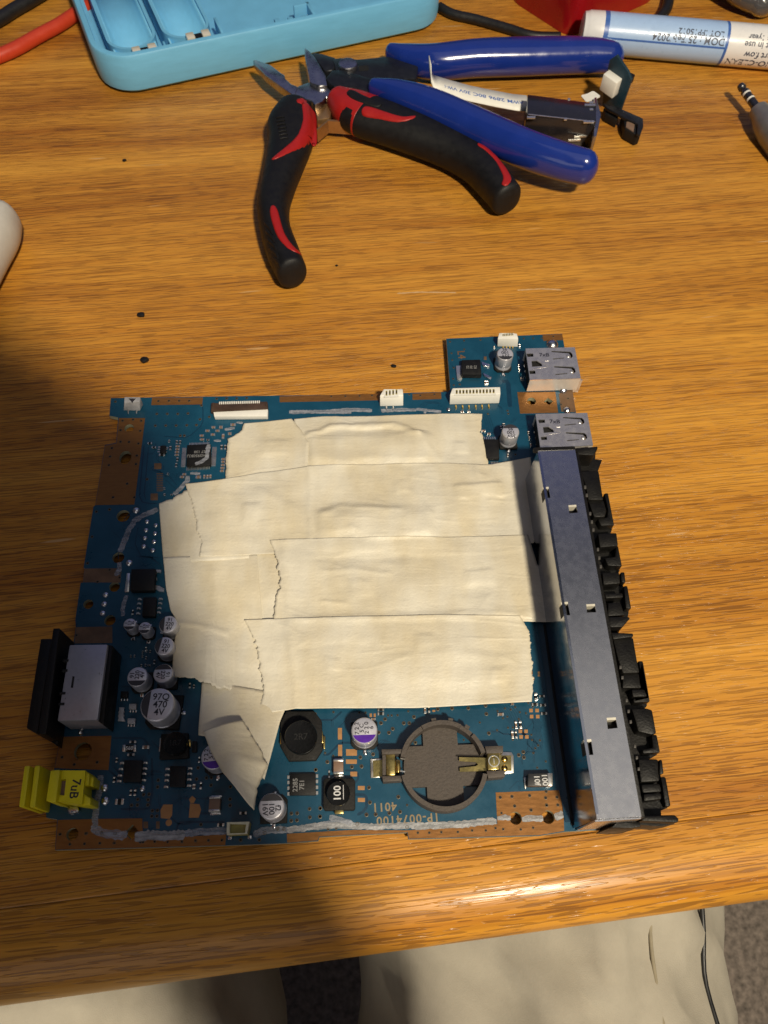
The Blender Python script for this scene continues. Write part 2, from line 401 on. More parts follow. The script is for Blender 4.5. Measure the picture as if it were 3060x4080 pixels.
def residue_material(nm='scraped_residue', cc=(0.38, 0.40, 0.46), lo=0.10, hi=0.55):
    m = mat(nm, cc, 0.45, var=0.3, vscale=500, bump=0.6, bscale=1500)
    nt = m.node_tree; N = nt.nodes; Lk = nt.links; b = N['Principled BSDF']
    tc = N.new('ShaderNodeTexCoord'); n = N.new('ShaderNodeTexNoise'); n.inputs['Scale'].default_value = 1; n.inputs['Detail'].default_value = 4
    mp = N.new('ShaderNodeMapping'); mp.inputs['Scale'].default_value = (120, 1100, 300); Lk.new(tc.outputs['Object'], mp.inputs[0]); Lk.new(mp.outputs[0], n.inputs['Vector'])
    r = N.new('ShaderNodeMapRange'); r.inputs[1].default_value = 0.32; r.inputs[2].default_value = 0.6; r.inputs[3].default_value = lo; r.inputs[4].default_value = hi
    Lk.new(n.outputs[0], r.inputs[0]); Lk.new(r.outputs[0], b.inputs['Alpha']); return m
M_resid = residue_material()
M_residw = residue_material('scraped_white', (0.38, 0.385, 0.40), 0.20, 0.85)

# ------------------------------------------------------------------ the setting: floor and table
TA = math.radians(4.75)
TORG = Vector((0, -6.6, 0))
def tloc(x, y):                             # table frame (x along the front edge) -> world
    return (TORG.x+math.cos(TA)*x-math.sin(TA)*y, TORG.y+math.sin(TA)*x+math.cos(TA)*y)
fl = new('floor', [(-900,-900,-560),(900,-900,-560),(900,900,-560),(-900,900,-560)], [(0,1,2,3)], M_carpet, org=(0,0,-560)); meta(fl, 'dark brown carpet below the table', 'floor', kind='structure')
STRIP = 20.5
def table_mesh(name, prof, x0, x1, nx, m, parent=None):
    v = []; f = []; k = len(prof)
    for i in range(nx+1):
        x = x0+(x1-x0)*i/nx
        v += [(x, y, z) for y, z in prof]
    for i in range(nx):
        for j in range(k): f.append((i*k+j, i*k+(j+1) % k, (i+1)*k+(j+1) % k, (i+1)*k+j))
    f.append(tuple(range(k))); f.append(tuple(range(nx*k, nx*k+k))[::-1])
    return new(name, v, f, m, parent, smooth=30, org=(0, 0, 0))
top = table_mesh('table_top', [(STRIP+0.12, -0.2), (STRIP+0.4, 0), (760, 0), (760, -26), (STRIP+0.12, -26)], -650, 650, 2, M_wood)
meta(top, 'honey oak table top with dark grain lines', 'table', kind='structure')
R1 = 12.0
prof = [(STRIP, -0.2), (STRIP-0.3, 0)]
for k in range(9):
    a = PI/2*k/8
    prof.append((R1*1.15-R1*1.15*math.sin(a), -R1*0.85+R1*0.85*math.cos(a)))
prof += [(0, -16), (1.2, -22), (4.5, -26), (STRIP, -26)]
es = table_mesh('edge_strip', prof, -650, 650, 2, M_wood2, top)
top.location = TORG*S; top.rotation_euler = (0, 0, TA); es.location = (0, 0, 0)

M_scr = mat('rubbed_scratch', (0.55, 0.36, 0.18), 0.6, var=0.2)
for ps in ([(858,634),(905,631),(985,632)], [(1118,627),(1170,624),(1212,626)]):
    P_s = [at('D', x, y, 0) for x, y in ps]
    ribbon('scratch', P_s, .5, 0.004, M_scr, top, th=.02, jit=.7)
for o_ in [c for c in top.children if c.name.startswith('scratch')]:      # keep them where they were measured on the turned table
    w0 = W[o_.name]; q_ = Matrix.Rotation(-TA, 3, 'Z') @ (w0-TORG); o_.location = q_*S; o_.rotation_euler = (0, 0, -TA)
# ------------------------------------------------------------------ the circuit board
board = empty('circuit_board', (-10, 85, 0), 'blue game console motherboard half covered with masking tape strips', 'circuit board')
o_tr = at('o', 1250, 75, BZ)
XR = 66.0
outline = pts('a', BZ, (115,100), ('a',1659,76), ('u',0,488), ('u',735,469), ('o',112,640), ('o',72,126), ('o',1250,76), ('o',1392,880)) \
    + [Vector((XR, at('o',1392,880,BZ).y-2)), Vector((XR, at('q',350,2048,BZ).y+0.3))] \
    + pts('w', BZ, ('q',350,2048), (1659,950), (870,971), (865,931), (335,958), (328,981), (140,995), ('v',1280,1612), ('v',255,1640), ('v',268,1456), ('i',305,1985), ('i',300,1880), ('i',385,1500), ('i',445,1190),
            ('v',380,300), ('b',0,1560), ('b',70,1070), ('b',100,1065), ('b',122,880), ('b',110,868), ('b',240,60), ('t',120,775), ('t',178,412), ('t',246,398), ('t',258,247), ('t',205,236))
def hole(fr, x, y, r, n=20, a0=0):
    c = at(fr, x, y, BZ); e = at(fr, x+r, y, BZ); return circle(c, (e-c).length, n, a0=a0)
def oval(fr, x, y, r, ry):
    c = at(fr, x, y, BZ); return circle(c, (at(fr, x+r, y, BZ)-c).length, 20, (at(fr, x, y+ry, BZ)-c).length)
holes = [hole('a',318,432,52), oval('a',275,755,66,72), hole('b',635,185,88), hole('b',568,735,78), hole('b',518,1122,70), hole('b',172,1352,66),
         hole('b',458,1565,74), hole('i',665,1335,86), hole('d',418,1548,98,4), hole('v',360,1545,36), hole('h',1220,1690,74), hole('q',200,1910,60), hole('o',940,762,44),
         hole('o',1112,765,46,4)]
sub = sheet('substrate', outline, holes, BZ-1.6, BZ, M_pcb, board)
sub.data.materials.append(M_edge)
for p in sub.data.polygons:
    if abs(p.normal.z) < 0.5: p.material_index = 1
Z1 = BZ+0.05
def film(name, poly, m, z=Z1, th=0.04, holes=()):
    if holes: return sheet(name, poly, holes, z-th+0.0, z, m, board)
    return prism(name, poly, BZ-0.01, z, m, board, smooth=None)
def near(poly):
    """the board's holes that open inside this area"""
    xs = [p[0] for p in poly]; ys = [p[1] for p in poly]; out = []
    for h in holes:
        cx = sum(p[0] for p in h)/len(h); cy = sum(p[1] for p in h)/len(h)
        if min(xs) < cx < max(xs) and min(ys) < cy < max(ys): out.append(h)
    return out
COPPER = [
    ('a', [(570,97),(1130,94),(1122,170),(560,178)], M_copper),
    ('t', [(262,250),(420,250),(355,770),(122,773),(180,416),(248,402)], M_copper),
    ('t', [(1228,120),('u',325,480),('u',325,520),(1228,155)], M_copper),
    ('u', [(518,481),(690,472),(692,512),(518,518)], M_copper),
    ('o', [(1050,89),(1250,80),(1263,140),(1060,150)], M_copper),
    ('o', [(793,670),(1180,665),(1210,880),(822,888)], M_copper),
    ('o', [(1215,690),(1352,610),(1386,875),(1240,868)], M_copperd),
    ('b', [(125,882),(545,877),(600,960),(598,1066),(104,1063)], M_copperd),
    ('v', [(382,300),(600,296),(600,395),(372,398)], M_copperd),
    ('i', [(447,1194),(945,1184),(915,1520),(389,1500)], M_copper),
    ('v', [(272,1459),(515,1452),(780,1449),(782,1530),(1000,1560),(1284,1545),(1278,1610),(258,1637)], M_copper),
    ('w', [(140,938),(540,915),(860,918),(1405,880),(1395,690),('q',300,1655),('q',345,1860),('q',350,2040),(1659,946),(873,968),(867,929),(333,955),(326,977),(142,992)], M_copper)]
for fr, ps, m in COPPER:
    poly = pts(fr, BZ, *ps); film('ground_area', poly, m, holes=near(poly))
for ps in ([(835,1180),(955,1180),(948,1320),(915,1370),(800,1360),(795,1250)], [(1185,1165),(1310,1175),(1332,1250),(1300,1352),(1168,1355)], [(1215,1065),(1262,1105),(1235,1160),(1190,1160),(1172,1110)]):
    film('test_pad', pts('d', BZ, *ps), M_pad)
film('test_pad', hole('d',905,1420,42), M_pad)
def rectpx(fr, x, y, w, h, z=BZ): return pts(fr, z, (x-w/2,y-h/2),(x+w/2,y-h/2),(x+w/2,y+h/2),(x-w/2,y+h/2))
PADS = [('g',385,640,60,170),('g',388,885,60,165),('g',555,915,160,95),('g',553,1050,160,65),('g',588,1232,100,70),('g',698,1437,100,60),('g',700,1612,105,60),
        ('a',633,850,80,65),('a',593,1188,80,75),('d',600,1450,62,88),('d',760,1450,48,95),('g',838,368,34,50),('g',896,368,30,50),
        ('h',230,345,34,24),('h',236,400,34,22),('q',40,545,22,34),('q',112,545,22,20),('q',112,572,22,20),('q',55,600,26,24)]
PADS += [('h',x,y,42,42) for x, y in ((1405,395),(1478,395),(1412,468),(1485,468),(1277,645),(1345,645),(1285,712),(1355,712))]
PADS += [('a',655,932+19*k,70,9) for k in range(11)]
for fr, x, y, w, h in PADS: film('pad', rectpx(fr, x, y, w, h), M_pad if fr in 'ghq' else M_copperd)

# vias: one shared shape, placed one by one
mv = MB(); mv.lathe(0, 0, [(0.62, 0), (0.62, 0.05), (0.55, 0.07), (0.43, 0.07), (0.43, 0.02)], 14)
proto = mv.build('via', M_via, None, org=(0, 0, 0), smooth=None); pm = proto.data; pm.materials.append(M_hole)
for p in pm.polygons:
    c = sum((Vector(pm.vertices[i].co) for i in p.vertices), Vector())/len(p.vertices)
    if math.hypot(c.x, c.y) < 0.36*S: p.material_index = 1
pm.materials.append(M_pcbd)
bpy.data.objects.remove(proto)
VIAS = [('a', 1, [(165,140),(640,135),(755,132),(868,132),(978,132),(1282,108),(1392,104),(1502,104),(1612,100),(622,275),(737,275),(853,275),(965,270),(605,405),(721,403),(835,403),(952,400),(1058,398),(1098,335),(1200,308),(1113,182),(245,350),(360,338),(450,352),(222,455),(440,462),(222,582),(316,585),(420,602),(127,652),(108,745),(402,735),(95,840),(392,828),(295,1045),(515,995),(140,1195),(375,1195),(100,1330),(880,515),(925,515)]),
        ('b', 1, [(280,130),(455,98),(222,462),(163,810),(455,898),(592,935),(295,1055),(587,1000)]),
        ('d', .95, [(765,858),(758,948),(1292,695),(1272,845),(1402,828),(1467,826),(1463,926),(572,1048),(643,1045),(495,1112),(632,1118),(413,1190),(490,1187),(627,1185),(687,1262),(755,1258),(680,1335),(748,1333),(18,1557),(197,1563),(1330,1445)]),
        ('d', .7, [(190,1690),(565,1678),(718,1672),(890,1675),(1075,1665),(1255,1655),(1425,1652),(1605,1652)]),
        ('e', 1, [(393,1112),(388,1275),(388,1358),(1520,888),(1198,1465),(1275,1462),(1195,1560),(1272,1555),(1438,1405),(1580,1398),(1443,1515),(1577,1505),(1018,1668),(1098,1668),(845,1722),(527,1815),(775,1812),(1512,150)]),
        ('g', 1.1, [(1048,428),(988,485),(1160,568),(1105,626),(955,622),(1472,393),(1322,486),(1405,486),(1492,772),(872,942),(685,988),(560,1127),(702,1120),(200,1055),(30,1172),(812,1432),(825,1650),(775,1830),(910,1826),(1112,1808),(1267,1788),(1243,1568),(97,1735),(92,1858),(640,1968),(1370,2012)]),
        ('g', .65, [(290,322),(1093,372),(1145,372),(1232,368),(668,330),(762,330),(168,922),(288,965),(1372,1688),(1388,310)]),
        ('h', 1.1, [(283,380),(455,370),(651,368),(858,336),(868,437),(898,670),(1312,895),(1257,932),(1318,960)]),
        ('h', .62, [(790,540),(997,632),(1003,402),(1067,488),(1120,470),(1093,370),(1162,384),(1215,355),(1272,416),(1343,428),(1258,498),(1128,602),(1187,602),(1185,745),(1408,687),(1417,750),(1512,755),(1490,815),(1455,850),(1433,907),(1582,1007),(1480,1083),(596,750),(15,785),(1372,305),(1425,350)]),
        ('h', .95, [(1035,1440),(1175,1430),(1387,1418),(1580,1445),(1208,1545),(1405,1593),(1592,1532)]),
        ('q', .9, [(180,1668),(282,1722),(185,1800),(290,1795)]),
        ('h', .7, [(45,1865),(182,1865),(327,1858),(525,1855),(697,1838),(862,1838),(1070,1822),(1282,1825),(1430,1805),(978,1810),(1050,1628)]),
        ('o', .8, [(110,158),(253,148),(420,140),(125,275),(132,345),(147,423),(142,535),(148,600),(208,592),(255,235),(860,125),(955,122),(1045,122),(695,860),(702,890),(495,892),(1240,795),(1310,735),(1160,105),(775,1305)]),
        ('u', .8, [(30,497),(115,497),(200,495),(275,492),(498,485),(565,492),(650,485)]),
        ('i', .9, [(603,200),(462,1393),(805,1443),(580,1465),(440,2148),(700,2140),(850,2138)]),
        ('v', .8, [(287,1545),(345,1605),(432,1602),(525,1598),(610,1597),(768,1592),(855,1588),(1018,1590),(1100,1585),(1178,1582),(1258,1580),(440,1540)]),
        ('w', .8, [(388,910),(437,905)])]
for fr, sc, L in VIAS:
    for x, y in L:
        p = at(fr, x, y, BZ); o = link_mesh('via', pm, None, board, (p.x, p.y, Z1-0.005)); o.scale = (sc*0.74, sc*0.74, 1)

# copper tracks under the mask show as low ridges
TRK = [('g', [(95,437),(280,437),(410,315)], 30), ('g', [(140,950),(220,945),(370,790),(420,772),(560,772)], 30), ('g', [(460,1180),(600,1180),(655,1230),(650,1310),(600,1370)], 26),
       ('g', [(610,1535),(740,1535),(780,1580),(775,1720),(720,1790),(640,1830)], 40), ('a', [(820,170),(1130,175),(1130,390),(960,540),(700,520)], 14),
       ('d', [(680,560),(690,1000),(640,1240),(270,1240)], 30), ('d', [(1640,1410),(1060,1410),(1020,1440),(1010,1540)], 28), ('d', [(160,300),(560,300),(640,380),(640,520)], 24),
       ('a', [(480,620),(430,1180),(470,1260),(620,1260)], 18), ('a', [(530,640),(480,1180),(500,1220)], 14), ('a', [(700,960),(760,960),(840,1060)], 12), ('a', [(720,1000),(840,1110)], 10),
       ('b', [(830,330),(790,560),(870,720),(1120,740)], 16), ('o', [(640,560),(700,560),(720,820)], 60), ('e', [(900,1540),(760,1620)], 20)]
for k in range(8): TRK.append(('h', [(960+34*k,330),(1030+34*k,385+6*k),(1110+30*k,500+10*k),(1200+30*k,600+16*k),(1330+28*k,700+20*k)], 7))
for k in range(7): TRK.append(('h', [(1330+18*k,440),(1450+16*k,560),(1420+16*k,640),(1440+18*k,760),(1410+20*k,870)], 6))
for k in range(6): TRK.append(('g', [(1380+28*k,255),(1520+28*k,360)], 6))
for k in range(4): TRK.append(('o', [(440+22*k,900),(480+22*k,1010),(500+22*k,1100)], 8))
rt = random.Random(5)
def wander(fr, x0, y0, x1, y1, n, w=7):
    for _ in range(n):
        x, y = rt.uniform(x0, x1), rt.uniform(y0, y1); P = [(x, y)]; a = rt.choice((0, 1, 2, 3))*PI/2; s_ = (x1-x0)
        for _k in range(rt.randint(2, 4)):
            L_ = s_*rt.uniform(.06, .22); x += L_*math.cos(a); y += L_*math.sin(a)
            if not (x0 < x < x1 and y0 < y < y1): break
            P.append((x, y)); a += rt.choice((-1, 1))*PI/4
        if len(P) > 1:
            for k in range(rt.randint(1, 3)): TRK.append((fr, [(px+k*w*2.6, py+k*w*2.6*.5) for px, py in P], w))
wander('v', 560, 460, 1080, 980, 16, 4); wander('v', 560, 980, 1280, 1480, 14, 4); wander('t', 430, 260, 640, 780, 8, 4); wander('t', 120, 800, 520, 1140, 6, 4)
wander('w', 380, 230, 820, 880, 8, 4); wander('w', 1300, 220, 1640, 700, 12, 3); wander('o', 480, 560, 780, 1300, 8, 6); wander('o', 110, 150, 560, 560, 6, 6); wander('u', 520, 520, 900, 600, 5, 4)
for fr, ps, w in TRK:
    P = pts(fr, BZ, *ps); wid = w*FR[fr][2]*0.066
    ribbon('track', P, wid, BZ-0.012, M_pcbd, board, th=0.028, jit=0.0, n=len(P)*3)

# scraped sealant and scratches
RES = [('v', [(530,1190),(520,1290),(500,1390),(495,1510)], 38, M_resid), ('v', [(480,1500),(530,1535),(600,1545),(690,1550)], 50, M_resid), ('v', [(735,1565),(830,1552),(950,1555),(1036,1545)], 55, M_residw), ('v', [(1036,1540),(1150,1530),(1290,1525)], 40, M_resid),
       ('e', [(700,1740),(800,1700),(900,1680),(1140,1685)], 90, M_resid), ('e', [(1140,1680),(1400,1650),(1659,1610)], 80, M_residw), ('g', [(120,1965),(400,1950),(640,1985)], 70, M_resid), ('g', [(0,2010),(300,1985),(640,1995),(900,2005),(1340,1990),(1659,1990)], 90, M_residw),
       ('g', [(230,1870),(350,1890),(560,1960)], 75, M_resid), ('h', [(0,1790),(300,1775),(620,1760),(900,1725),(990,1730)], 80, M_residw), ('h', [(1000,1690),(1100,1680),(1160,1690)], 60, M_residw), ('h', [(1295,1705),(1420,1690),(1550,1695)], 70, M_residw), ('q', [(258,1905),(345,1890)], 70, M_residw),
       ('b', [(1090,95),(1000,140),(880,185),(790,245),(720,350),(665,480),(620,590),(595,665)], 90, M_resid), ('b', [(588,800),(582,870),(565,950),(520,955)], 78, M_resid), ('b', [(680,1235),(645,1330),(630,1420),(632,1510)], 62, M_resid),
       ('a', [(965,960),(960,1010),(900,1080),(810,1165)], 62, M_resid), ('a', [(990,930),(1100,930)], 42, M_resid), ('a', [(1250,570),(1330,572)], 34, M_resid), ('a', [(1370,450),(1480,430)], 44, M_resid), ('a', [(1500,370),(1570,375)], 34, M_resid),
       ('t', [(1285,215),(1450,213),(1659,216)], 34, M_resid), ('u', [(0,590),(120,578),(275,582)], 34, M_resid), ('u', [(330,585),(470,578),(540,580)], 30, M_resid), ('u', [(540,575),(690,590)], 26, M_resid), ('u', [(590,600),(600,575)], 20, M_resid)]
for k, (fr, ps, w, m) in enumerate(RES): ribbon('sealant_residue', pts(fr, BZ, *ps), w*FR[fr][2]*0.062, Z1+.003, m, board, th=0.03+.004*k, jit=.4)

text('legend', '1P-0074100', *at('w',868,848,BZ), Z1, 2.9, PI+0.03, M_inkgold, board, sp=1.15)
text('legend', '4011', *at('w',727,775,BZ), Z1, 2.9, PI+0.03, M_inkgold, board, sp=1.1)
text('legend', 'L4', *at('o',222,290,BZ), Z1, 3.6, -PI/2+0.05, M_copperd, board)
film('legend', rectpx('o',468,325,28,34), M_copperd)

# ------------------------------------------------------------------ parts on the board
def span(fr, x, y, r, z):
    a = at(fr, x-r, y, z); b = at(fr, x+r, y, z); return (b-a).length/2
def capacitor(fr, x, y, r, h, ang, marks, seg_dir, seg_mat=M_inkb, tsize=0.48, cut=0.42):
    z1 = BZ+h; c = at(fr, x, y, z1); R = span(fr, x, y, r, z1)
    bw = R*1.05; ch = R*0.35
    k = lathe('capacitor', c.x, c.y, [(R*0.96, BZ+0.9), (R, BZ+1.0), (R, BZ+1.5), (R*0.93, BZ+1.8), (R*0.93, BZ+2.0), (R, BZ+2.3), (R, z1-0.55), (R*0.985, z1-0.28), (R*0.93, z1-0.07), (R*0.86, z1)], M_alu, board, n=40)
    base = [(-bw,-bw),(bw,-bw),(bw,bw-ch),(bw-ch,bw),(-bw+ch,bw),(-bw,bw-ch)]
    ca, sa = math.cos(seg_dir-PI/2), math.sin(seg_dir-PI/2)
    prism('base', [(c.x+ca*p-sa*q, c.y+sa*p+ca*q) for p, q in base], BZ+0.02, BZ+0.95, M_ferriteb, k, bevel=0.12)
    rr = R*0.93; a = math.acos(cut)
    P = [(c.x+rr*math.cos(seg_dir+t), c.y+rr*math.sin(seg_dir+t)) for t in [(-a+2*a*j/14) for j in range(15)]]
    prism('polarity_mark', P, z1-0.10, z1+0.012, seg_mat, k, smooth=None)
    off = -0.18*R
    text('marking', marks, c.x+off*math.cos(seg_dir), c.y+off*math.sin(seg_dir), z1+0.012, R*tsize*1.25, ang, M_ink, k, line=0.82)
    d = seg_dir
    for sgn in (1, -1):
        box('terminal', c.x+sgn*(bw+0.45)*math.cos(d), c.y+sgn*(bw+0.45)*math.sin(d), BZ, BZ+0.35, 1.1, 0.9, d, M_solder, k, bevel=0.12)
    return k
U = PI/2
capacitor('c',427,503,92,5.4, U, '1\n3.9\n35', -U, tsize=.52)
capacitor('c',648,555,92,5.4, U, '1\n3.9\n35', -U, tsize=.52)
capacitor('c',992,503,134,6.6, -0.05, '91\n220\n4V', PI)
capacitor('c',935,823,142,6.6, -0.12, '91\n220\n4V', PI-0.2)
capacitor('c',918,1225,144,6.6, -U, '91\n220\n4V', U)
capacitor('c',540,1275,150,6.6, U, '91\n220\n4V', -U)
capacitor('c',833,1685,250,8.6, -0.04, '97Q\n470\n4V', PI-0.06, tsize=.44, cut=.5)
capacitor('d',1495,545,168,7.0, U+.05, '7 2 2\n5 C\n2 2 0\n6', -U+.08, M_purple, tsize=.36, cut=.36)
capacitor('g',743,590,193,7.0, U+.03, '7 2 2\n5 C\n2 2 0\n6', -U, M_purple, tsize=.36, cut=.36)
capacitor('e',935,1368,172,6.6, -U+.05, 'f2\n100\n16V', U)
capacitor('o',672,278,84,6.6, PI, '35V\n100\n9S', -U-0.03, tsize=.5)
capacitor('o',728,1065,88,6.6, PI, '35V\n100\n9S', U, tsize=.5)

def pins(name, fr, L, w, d, z0, z1, parent, m=M_tin, ang=0):
    mb = MB()
    for x, y in L:
        p = at(fr, x, y, BZ+0.3); mb.box(p.x, p.y, z0, z1, w, d, ang)
    return mb.build(name, m, parent, bevel=0, smooth=None)
def body4(name, fr, ps, h, m, bev=0.12, z0=0.15, parent=None):
    return prism(name, pts(fr, BZ+h, *ps), BZ+z0, BZ+h, m, parent or board, bevel=bev)
# square flat pack
q = body4('chip', 'a', [(957,616),(1215,602),(1215,838),(947,848)], 1.5, M_chip)
text('marking', 'BH3950KU', *at('a',1070,733,BZ+1.5), BZ+1.505, 1.45, PI+.03, M_inkg, q)
text('marking', '27 138', *at('a',1095,690,BZ+1.5), BZ+1.505, 1.3, PI+.03, M_inkg, q)
for nm, L, w, d in (('pins', [(955+16.4*k, 878-1.2*k) for k in range(16)], .22, 1.3), ('pins', [(925-.9*k, 655+13.2*k) for k in range(16)], 1.3, .22), ('pins', [(1258-.9*k, 645+13.2*k) for k in range(16)], 1.4, .22), ('pins', [(985+15*k, 607-.5*k) for k in range(15)], .22, .8)):
    meta(pins(nm, 'a', L, w, d, BZ, BZ+0.45, q), kind='stuff')
ribbon('scuff', pts('a', BZ+1.5, (1195,610),(1180,680),(1175,750),(1120,800),(1045,828)), 1.3, BZ+1.505, M_resid, q, th=0.02, jit=.5)
def soic(fr, ps, h, leftL, rightL, label=None, w=1.15, d=.45):
    b = body4('chip', fr, ps, h, M_chip)
    for L in (leftL, rightL):
        for x, y in L:
            p = at(fr, x, y, BZ+.3); mb = MB(); mb.box(p.x, p.y, BZ, BZ+.3, w, d); mb.box(p.x, p.y, BZ+.3, BZ+.75, w*.55, d)
            mb.build('pin', M_tin, b, smooth=None)
    return b
soic('d', [(312,592),(552,592),(535,878),(300,880)], 1.6, [(288,632),(272,712),(258,798),(248,872)], [(595,630),(588,705),(578,775),(572,858)])
soic('d', [(922,668),(1130,672),(1120,945),(915,942)], 1.6, [(888,712),(882,790),(875,862),(868,948)], [(1188,703),(1180,775),(1175,850),(1172,932)])
soic('c', [(628,110),(822,110),(805,392),(612,388)], 1.6, [(578,140),(570,205),(562,275),(555,350)], [(885,135),(877,200),(867,270),(858,335)])
b = body4('chip', 'e', [(1178,932),(1518,930),(1522,1222),(1172,1225)], 1.0, M_chip)
text('marking', '2285\n7E1', *at('e',1295,1085,BZ+1), BZ+1.005, 1.7, U, M_inkg, b)
for x, y in [(1160,985),(1160,1055),(1160,1130),(1160,1205),(1537,970),(1537,1040),(1537,1118),(1537,1192)]:
    p = at('e', x, y, BZ+.2); box('pin', p.x, p.y, BZ, BZ+.4, .55, .8, 0, M_tin, b, smooth=None)
b = body4('chip', 'a', [(660,622),(722,620),(716,700),(655,702)], 1.2, M_chip)
for x, y in [(648,640),(645,665),(642,692),(735,645),(730,660),(722,692)]:
    p = at('a', x, y, BZ+.2); box('pin', p.x, p.y, BZ, BZ+.3, .7, .3, 0, M_tin, b, smooth=None)
# power transistors
b = body4('transistor', 'b', [(738,885),(1062,882),(1042,1170),(722,1172)], 2.2, M_chip, .25)
prism('tab', pts('b', BZ+.5, (680,940),(722,940),(708,1185),(650,1190)), BZ+.02, BZ+.5, M_tin, b, bevel=.1)
for ps in ([(1060,895),(1135,895),(1132,930),(1058,930)], [(1040,1100),(1110,1108),(1175,1145),(1172,1185),(1110,1180),(1035,1135)], [(1048,998),(1080,998),(1078,1030),(1045,1030)]):
    prism('pin', pts('b', BZ+.6, *ps), BZ+.02, BZ+.6, M_tin, b)
b = body4('transistor', 'o', [(228,340),(420,335),(432,490),(232,488)], 2.4, M_chip, .3)
prism('tab', pts('o', BZ+.5, (170,400),(232,398),(232,540),(182,542)), BZ+.02, BZ+.5, M_tin, b, bevel=.1)
for ps in ([(430,355),(520,390),(515,412),(450,405),(435,385)], [(445,470),(535,515),(525,540),(455,505)]):
    prism('pin', pts('o', BZ+.6, *ps), BZ+.02, BZ+.6, M_solder, b, bevel=.12)
text('marking', '22\nF9\nR2', *at('o',330,415,BZ+2.4), BZ+2.405, 1.3, U, M_inkg, b)
b = body4('chip', 'o', [(452,1148),(606,1148),(612,1345),(480,1345),(470,1240)], 1.6, M_chip)
for k in range(7):
    p = at('o', 440+21*k, 1137, BZ+.3); box('pin', p.x, p.y, BZ, BZ+.4, .3, .9, 0, M_tin, b, smooth=None)
for k in range(5):
    p = at('u', 992+9.5*k, 900, BZ+.3); box('pin', p.x, p.y, BZ, BZ+.4, .3, 1.2, 0, M_tin, b, smooth=None)
# small transistors with three feet, resistor array
for cx, cy, w, h, feet in ((350,1535,104,92,[(305,1612),(350,1614),(392,1614)]), (475,1712,108,78,[(436,1782),(478,1782),(520,1782)]), (456,1925,116,78,[(408,1992),(452,1992),(494,1992)])):
    b = body4('small_transistor', 'c', [(cx-w/2,cy-h/2),(cx+w/2,cy-h/2),(cx+w/2-6,cy+h/2),(cx-w/2-4,cy+h/2)], 1.0, M_grey if cy > 1600 else M_chip)
    for x, y in feet:
        p = at('c', x, y, BZ+.2); box('pin', p.x, p.y, BZ, BZ+.35, .45, .75, 0, M_solder, b, bevel=.08)
P = [(275,1725),(350,1728),(340,1760),(352,1790),(338,1815),(350,1845),(336,1870),(362,1930),(255,1925),(268,1880),(256,1850),(270,1825),(262,1795),(276,1770)]
body4('resistor_array', 'c', P, .7, M_grey, .06)

# chip resistors and ceramic capacitors: shared shapes, placed one by one
def smd_mesh(name, mid):
    mb = MB(); mb.box(0, 0, 0.04, .9, 1.0, 1.0); m0 = len(mb.f)
    mb.box(-.72, 0, 0, 1.0, .5, 1.06); mb.box(.72, 0, 0, 1.0, .5, 1.06)
    o = mb.build(name, mid, None, org=(0, 0, 0), smooth=None, bevel=.06, seg=1); me = o.data; me.materials.append(M_tin)
    for p in me.polygons:
        if abs(p.center.x) > .44*S: p.material_index = 1
    bpy.data.objects.remove(o); return me
ME_R = smd_mesh('chip_resistor', M_chip); ME_C = smd_mesh('chip_capacitor', M_mlcc)
def smd(fr, x, y, l, w, ang=0, kind='R', h=.5):
    p = at(fr, x, y, BZ+h*.7); s = FR[fr][2]*.066
    o = link_mesh('chip_resistor' if kind == 'R' else 'chip_capacitor', ME_R if kind == 'R' else ME_C, None, board, (p.x, p.y, BZ+.02))
    o.scale = (l*s/1.94, w*s/1.06, h); o.rotation_euler = (0, 0, ang); return o
for x, y, l, w, a, k in [(842,585,55,28,U,'R'),(878,585,55,28,U,'R'),(852,630,58,24,0,'C'),(850,662,58,24,0,'C'),(845,692,58,24,0,'C'),(842,724,58,24,0,'C'),(848,775,58,26,U,'R'),(835,838,58,26,U,'R'),
      (545,596,58,26,0,'R'),(590,642,58,26,0,'R'),(678,724,78,32,0,'R'),(757,575,40,24,U,'R'),(770,650,58,30,U,'R'),(1117,512,58,28,0,'C'),(1120,555,60,28,0,'C'),(1180,458,62,30,0,'C'),(1245,420,55,30,0,'C'),(1290,458,60,28,0,'C'),(1240,500,60,28,0,'C'),
      (1352,520,72,36,U,'C'),(1328,420,50,40,0,'C'),(1462,392,72,36,0,'C'),(1185,560,36,26,0,'R'),(1335,640,68,30,U,'R'),(1375,640,68,30,U,'R'),(1355,770,56,26,0,'C'),(1352,800,56,26,0,'C'),(1350,835,56,26,0,'C'),(1345,868,56,26,0,'C'),(1340,900,56,28,0,'C'),
      (925,938,52,30,0,'C'),(900,968,58,28,0,'C'),(1080,968,72,42,0,'C'),(1145,965,56,28,U,'C'),(1180,965,56,28,U,'C'),(1212,962,56,28,U,'C'),(742,935,26,22,U,'R'),(703,1095,26,22,U,'R'),(707,1162,28,24,U,'R'),(787,1162,26,22,0,'R'),(1425,490,48,38,0,'C')]:
    smd('a', x, y, l, w, a, k)
for x, y, l, w, a, k in [(428,350,88,30,0,'R'),(600,420,88,42,0,'C'),(402,520,92,32,0,'R'),(402,1022,72,26,U,'R'),(458,1020,74,28,U,'R'),(253,1142,105,70,0,'R'),(1328,928,88,26,U,'R'),(1308,585,75,22,U,'R'),(182,850,70,28,U,'R'),(215,590,60,26,U,'R'),(1238,940,60,38,U,'C'),(1590,1448,85,34,0,'R')]:
    smd('d', x, y, l, w, a, k)
